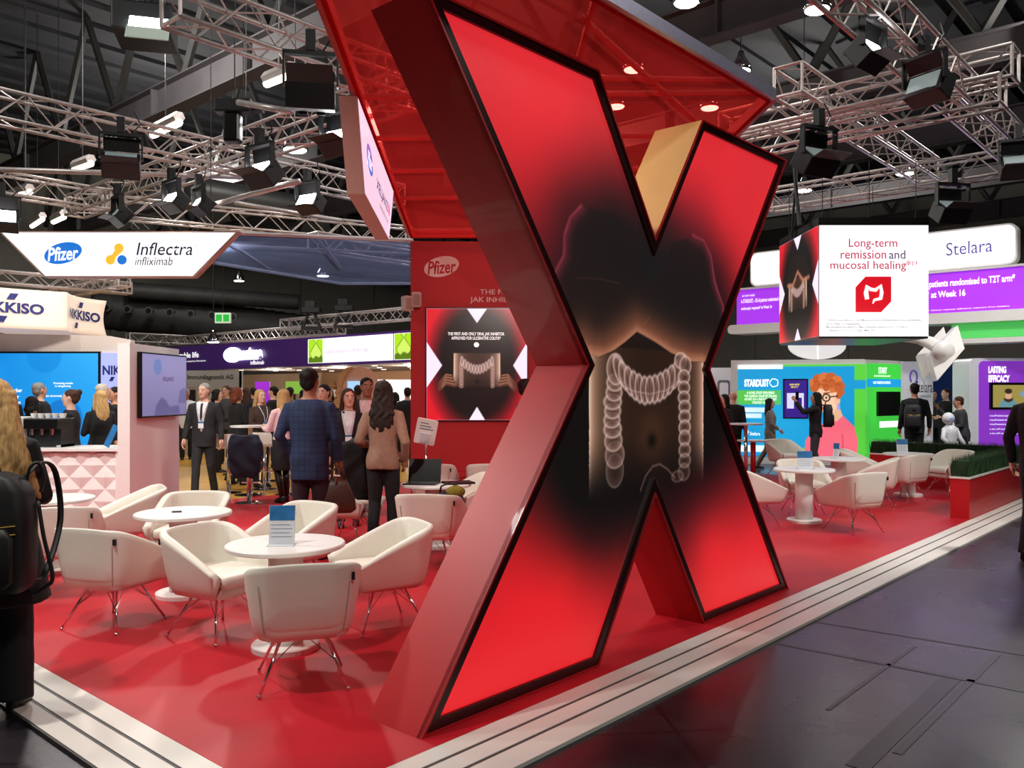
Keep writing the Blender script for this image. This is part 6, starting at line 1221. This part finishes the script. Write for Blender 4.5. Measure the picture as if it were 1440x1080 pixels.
person('man in a black jacket cut off by the right edge of the picture', 5.02, 8.1, .75, .6, 1.80, 'm', 0, 'short', 'dark', 'black', 'black', {-1: ((.27, -.02, 1.13), (.28, .10, .89)), 1: DOWN}, .05, .76, zfloor=0, vox=.012)

# ================================================================== bags and carried things
NYL = mat('black_nylon', (18, 18, 20), .5, noise=.2, bump=.2); GOLD = mat('brass_zip', (176, 140, 70), .3, 1.0, noise=.1)
def backpack(label, x, y, z, fx, fy, w=.30, h=.42, d=.15, group=None):
    """y local = forward of the wearer; pack sits behind the back"""
    t = thing('backpack', label, 'backpack', (x, y, z), math.atan2(fy, fx) - math.pi / 2, group)
    rg = []
    for k, (zz, sc) in enumerate(((0, .82), (.03, .97), (.12, 1), (.26, 1), (.36, .93), (.41, .72), (.43, .35))): rg.append([(xx * sc, yy * (.75 + .25 * sc) , zz * h / .43) for xx, yy in rrect(-w / 2, w / 2, -d, 0, min(.06, d * .4))])
    MB().loft(rg).build('pack_body', NYL, t, True); MB().loft([[(xx, yy, zz) for xx, yy in rrect(-w * .38 * s_, w * .38 * s_, -d - .03 * s_, -d + .02, .015)] for zz, s_ in ((.03, .8), (.06, 1), (.2 * h / .43, 1), (.235 * h / .43, .8))]).build('front_pocket', NYL, t, True)
    for zz in (.245, .215): MB().tube([(-w * .4, -d - .004, zz * h / .43), (0, -d - .014, (zz - .012) * h / .43), (w * .4, -d - .004, zz * h / .43)], .004, 5).build('zip', GOLD, t)
    MB().tube([(-.04, -.03, h * .97), (-.03, -.04, h * 1.10), (.03, -.04, h * 1.10), (.04, -.03, h * .97)], .009, 6).build('top_handle', NYL, t, True); MB().box(-.025, .025, -d - .012, -d - .004, h * .74, h * .80).build('emblem', BLACKP, t)
    for sx in (-1, 1): MB().tube(curve([(sx * w * .32, 0, h * .95), (sx * w * .40, .10, h * 1.06), (sx * w * .44, .22, h * .95), (sx * w * .46, .26, h * .5), (sx * w * .44, .10, h * .08), (sx * w * .4, 0, h * .05)]), .016, 6, True, .4).build('strap', NYL, t, True)
    return t
bp_ = backpack('black leather backpack with brass zips worn by the blond woman', -2.50, 4.12, .66, -.12, 1, .44, .56, .18)
MB().tube(curve([(.22, -.05, .42), (.25, -.06, .25), (.29, -.06, .06), (.26, -.06, .01), (.2, -.06, -.02), (.12, -.05, .03)]), .010, 6, True, .5).build('loose_strap', NYL, bp_, True); MB().tube(curve([(.16, -.03, .50), (.18, -.04, .58), (.215, -.03, .60), (.235, -.02, .53), (.22, -.02, .46)]), .008, 6).build('side_loop', NYL, bp_, True)
backpack('black backpack on the woman taking a photograph', *dot(1158, 0, 16.62), .93, -.95, .25, .30, .44, .16); backpack('black backpack on the man near the totem', *dot(1283, 0, 16.25), .92, .25, 1, .32, .46, .14)
hb = thing('handbag', 'soft brown leather handbag hanging from the hand of the man in blue', 'handbag', (-1.655, 8.12, .46), R(8)); LEB = mat('brown_leather', (74, 40, 28), .4, noise=.25, nscale=10, bump=.3)
MB().loft([[(xx * sx, yy * sy, z) for xx, yy in rrect(-.17, .17, -.08, .08, .05)] for z, sx, sy in ((.0, .78, .8), (.03, 1, 1), (.14, .92, .95), (.26, .62, .6), (.34, .40, .35))]).build('bag_body', LEB, hb, True)
for sy in (-.03, .03): MB().tube([(-.06, sy, .32), (-.05, sy, .40), (0, sy * .6, .445), (.05, sy, .40), (.06, sy, .32)], .009, 6).build('bag_handle', LEB, hb, True)
MB().tube([(-.02, -.06, .33), (-.02, -.065, .29)], .012, 8).build('buckle', CHROME, hb)
ct = thing('folded_coat', 'black coat draped over the arm of the woman in the tan jacket', 'coat', (-1.60, 8.78, .0)); g = MB(); g.loft([[(xx * a + dx, yy * b, z) for xx, yy in rrect(-.13, .13, -.10, .10, .05)] for z, a, b, dx in ((.50, .6, .6, .06), (.62, .95, .9, .03), (.8, 1.15, 1.0, -.02), (1.0, 1.2, 1.1, -.03), (1.08, 1.0, 1.0, .0), (1.13, .5, .6, .03))]); link('coat_cloth', remesh(g, 'coat', CL['black'], .016, 2, .012, 24), ct)
ph = tag(MB().box(-.035, .035, -.004, .004, 0, .15).build('phone', BLACKP, None, False, D(1121, 562, 16.2), R(20)), 'phone held up by the woman photographing the booth', 'phone')
# high tables, stools and coat on the yellow floor
def stool(label, x, y, z=.74):
    t = thing('bar_stool', label, 'stool', (x, y, .017), 0, 'white bar stools'); P = rrect(-.19, .19, -.18, .18, .08)
    MB().loft([[(a * s, b * s, zz) for a, b in P] for s, zz in ((.85, z - .03), (1, z - .01), (1, z + .01), (.9, z + .02))]).build('seat', WHITE, t, True); MB().loft([[(a * s, -.18 + .01 * q, zz) for a, q in ((-.17, -1), (.17, -1), (.17, 1), (-.17, 1))] for s, zz in ((1, z + .01), (1, z + .16), (.8, z + .2))]).build('backrest', WHITE, t); MB().tube([(0, 0, .02), (0, 0, z - .02)], .03, 12).build('column', CHROME, t, True); MB().lathe([(.0001, 0), (.2, 0), (.2, .012), (.05, .03), (.0001, .03)], 28).build('base', CHROME, t); MB().box(-.12, .12, .05, .14, .28, .30).build('footrest', CHROME, t)
def hightable(label, x, y, r=.3, z=1.05):
    t = thing('high_table', label, 'table', (x, y, .017), 0, 'white high tables'); MB().lathe([(.0001, z), (r, z), (r, z + .025), (.0001, z + .025)], 32).build('table_top', WHITE, t); MB().tube([(0, 0, .02), (0, 0, z)], .035, 12).build('column', CHROME, t, True); MB().lathe([(.0001, 0), (.24, 0), (.24, .012), (.05, .03), (.0001, .03)], 28).build('base', CHROME, t)
hightable('white high table beside the blond women', *dot(352, 0, 13.15)); hightable('white high table left of the man in blue, farther back', *dot(378, 0, 15.2), .32, 1.0)
stool('white bar stool carrying the draped navy coat', *dot(350, 0, 12.2)); stool('white bar stool behind the draped coat', *dot(372, 0, 13.9)); stool('white bar stool beside the suited man', *dot(322, 0, 13.4)); stool('white bar stool next to the high boots', *dot(405, 0, 13.2))
dc = thing('draped_coat', 'navy coat hung over the back of a white bar stool', 'coat', (*dot(345, 0, 12.02), .0)); g = MB(); g.loft([[(xx * a, yy * b, z) for xx, yy in rrect(-.23, .23, -.09, .09, .06)] for z, a, b in ((.40, .55, .7), (.50, .9, 1), (.7, 1.05, 1.1), (.9, 1.0, 1), (1.0, .8, .7))]); link('coat_cloth', remesh(g, 'coat', CL['navy'], .016, 2, .014, 22), dc)
# white humanoid robot
rb_ = thing('humanoid_robot', 'small white humanoid robot behind the hedge', 'robot', (*dot(1336, 0, 15.5), 0), R(20)); RW = mat('robot_white', (236, 238, 244), .25, noise=.02)
MB().sphere((-.04, 0, 1.13), .11, 14, 10, (1, .95, 1)).build('head', RW, rb_, True); MB().sphere((-.05, -.085, 1.13), .05, 10, 8, (1.1, .5, .7)).build('face_visor', mat('robot_visor', (150, 170, 220), .2, emit=.3), rb_, True)
MB().lathe([(.05, 1.02), (.12, .96), (.14, .86), (.10, .70), (.13, .6), (.12, .5)], 18).build('torso', RW, rb_, True); MB().lathe([(.10, .5), (.13, .35), (.17, .12), (.2, .0)], 18).build('lower_body', RW, rb_, True)
for sx in (-1, 1):
    a = MB(); a.tube([(sx * .13, 0, .94), (sx * .2, -.03, .78), (sx * .17, -.16, .66)], [.045, .04, .035], 10); a.build('arm', RW, rb_, True)
    hnd = MB(); hnd.sphere((sx * .165, -.19, .64), .035, 8, 6)
    for k in range(4): hnd.tube([(sx * .165 + (k - 1.5) * .015, -.2, .64), (sx * .165 + (k - 1.5) * .018, -.255, .62)], .007, 5)
    hnd.build('hand', RW, rb_, True)

bpy.data.scenes.remove(TMP)
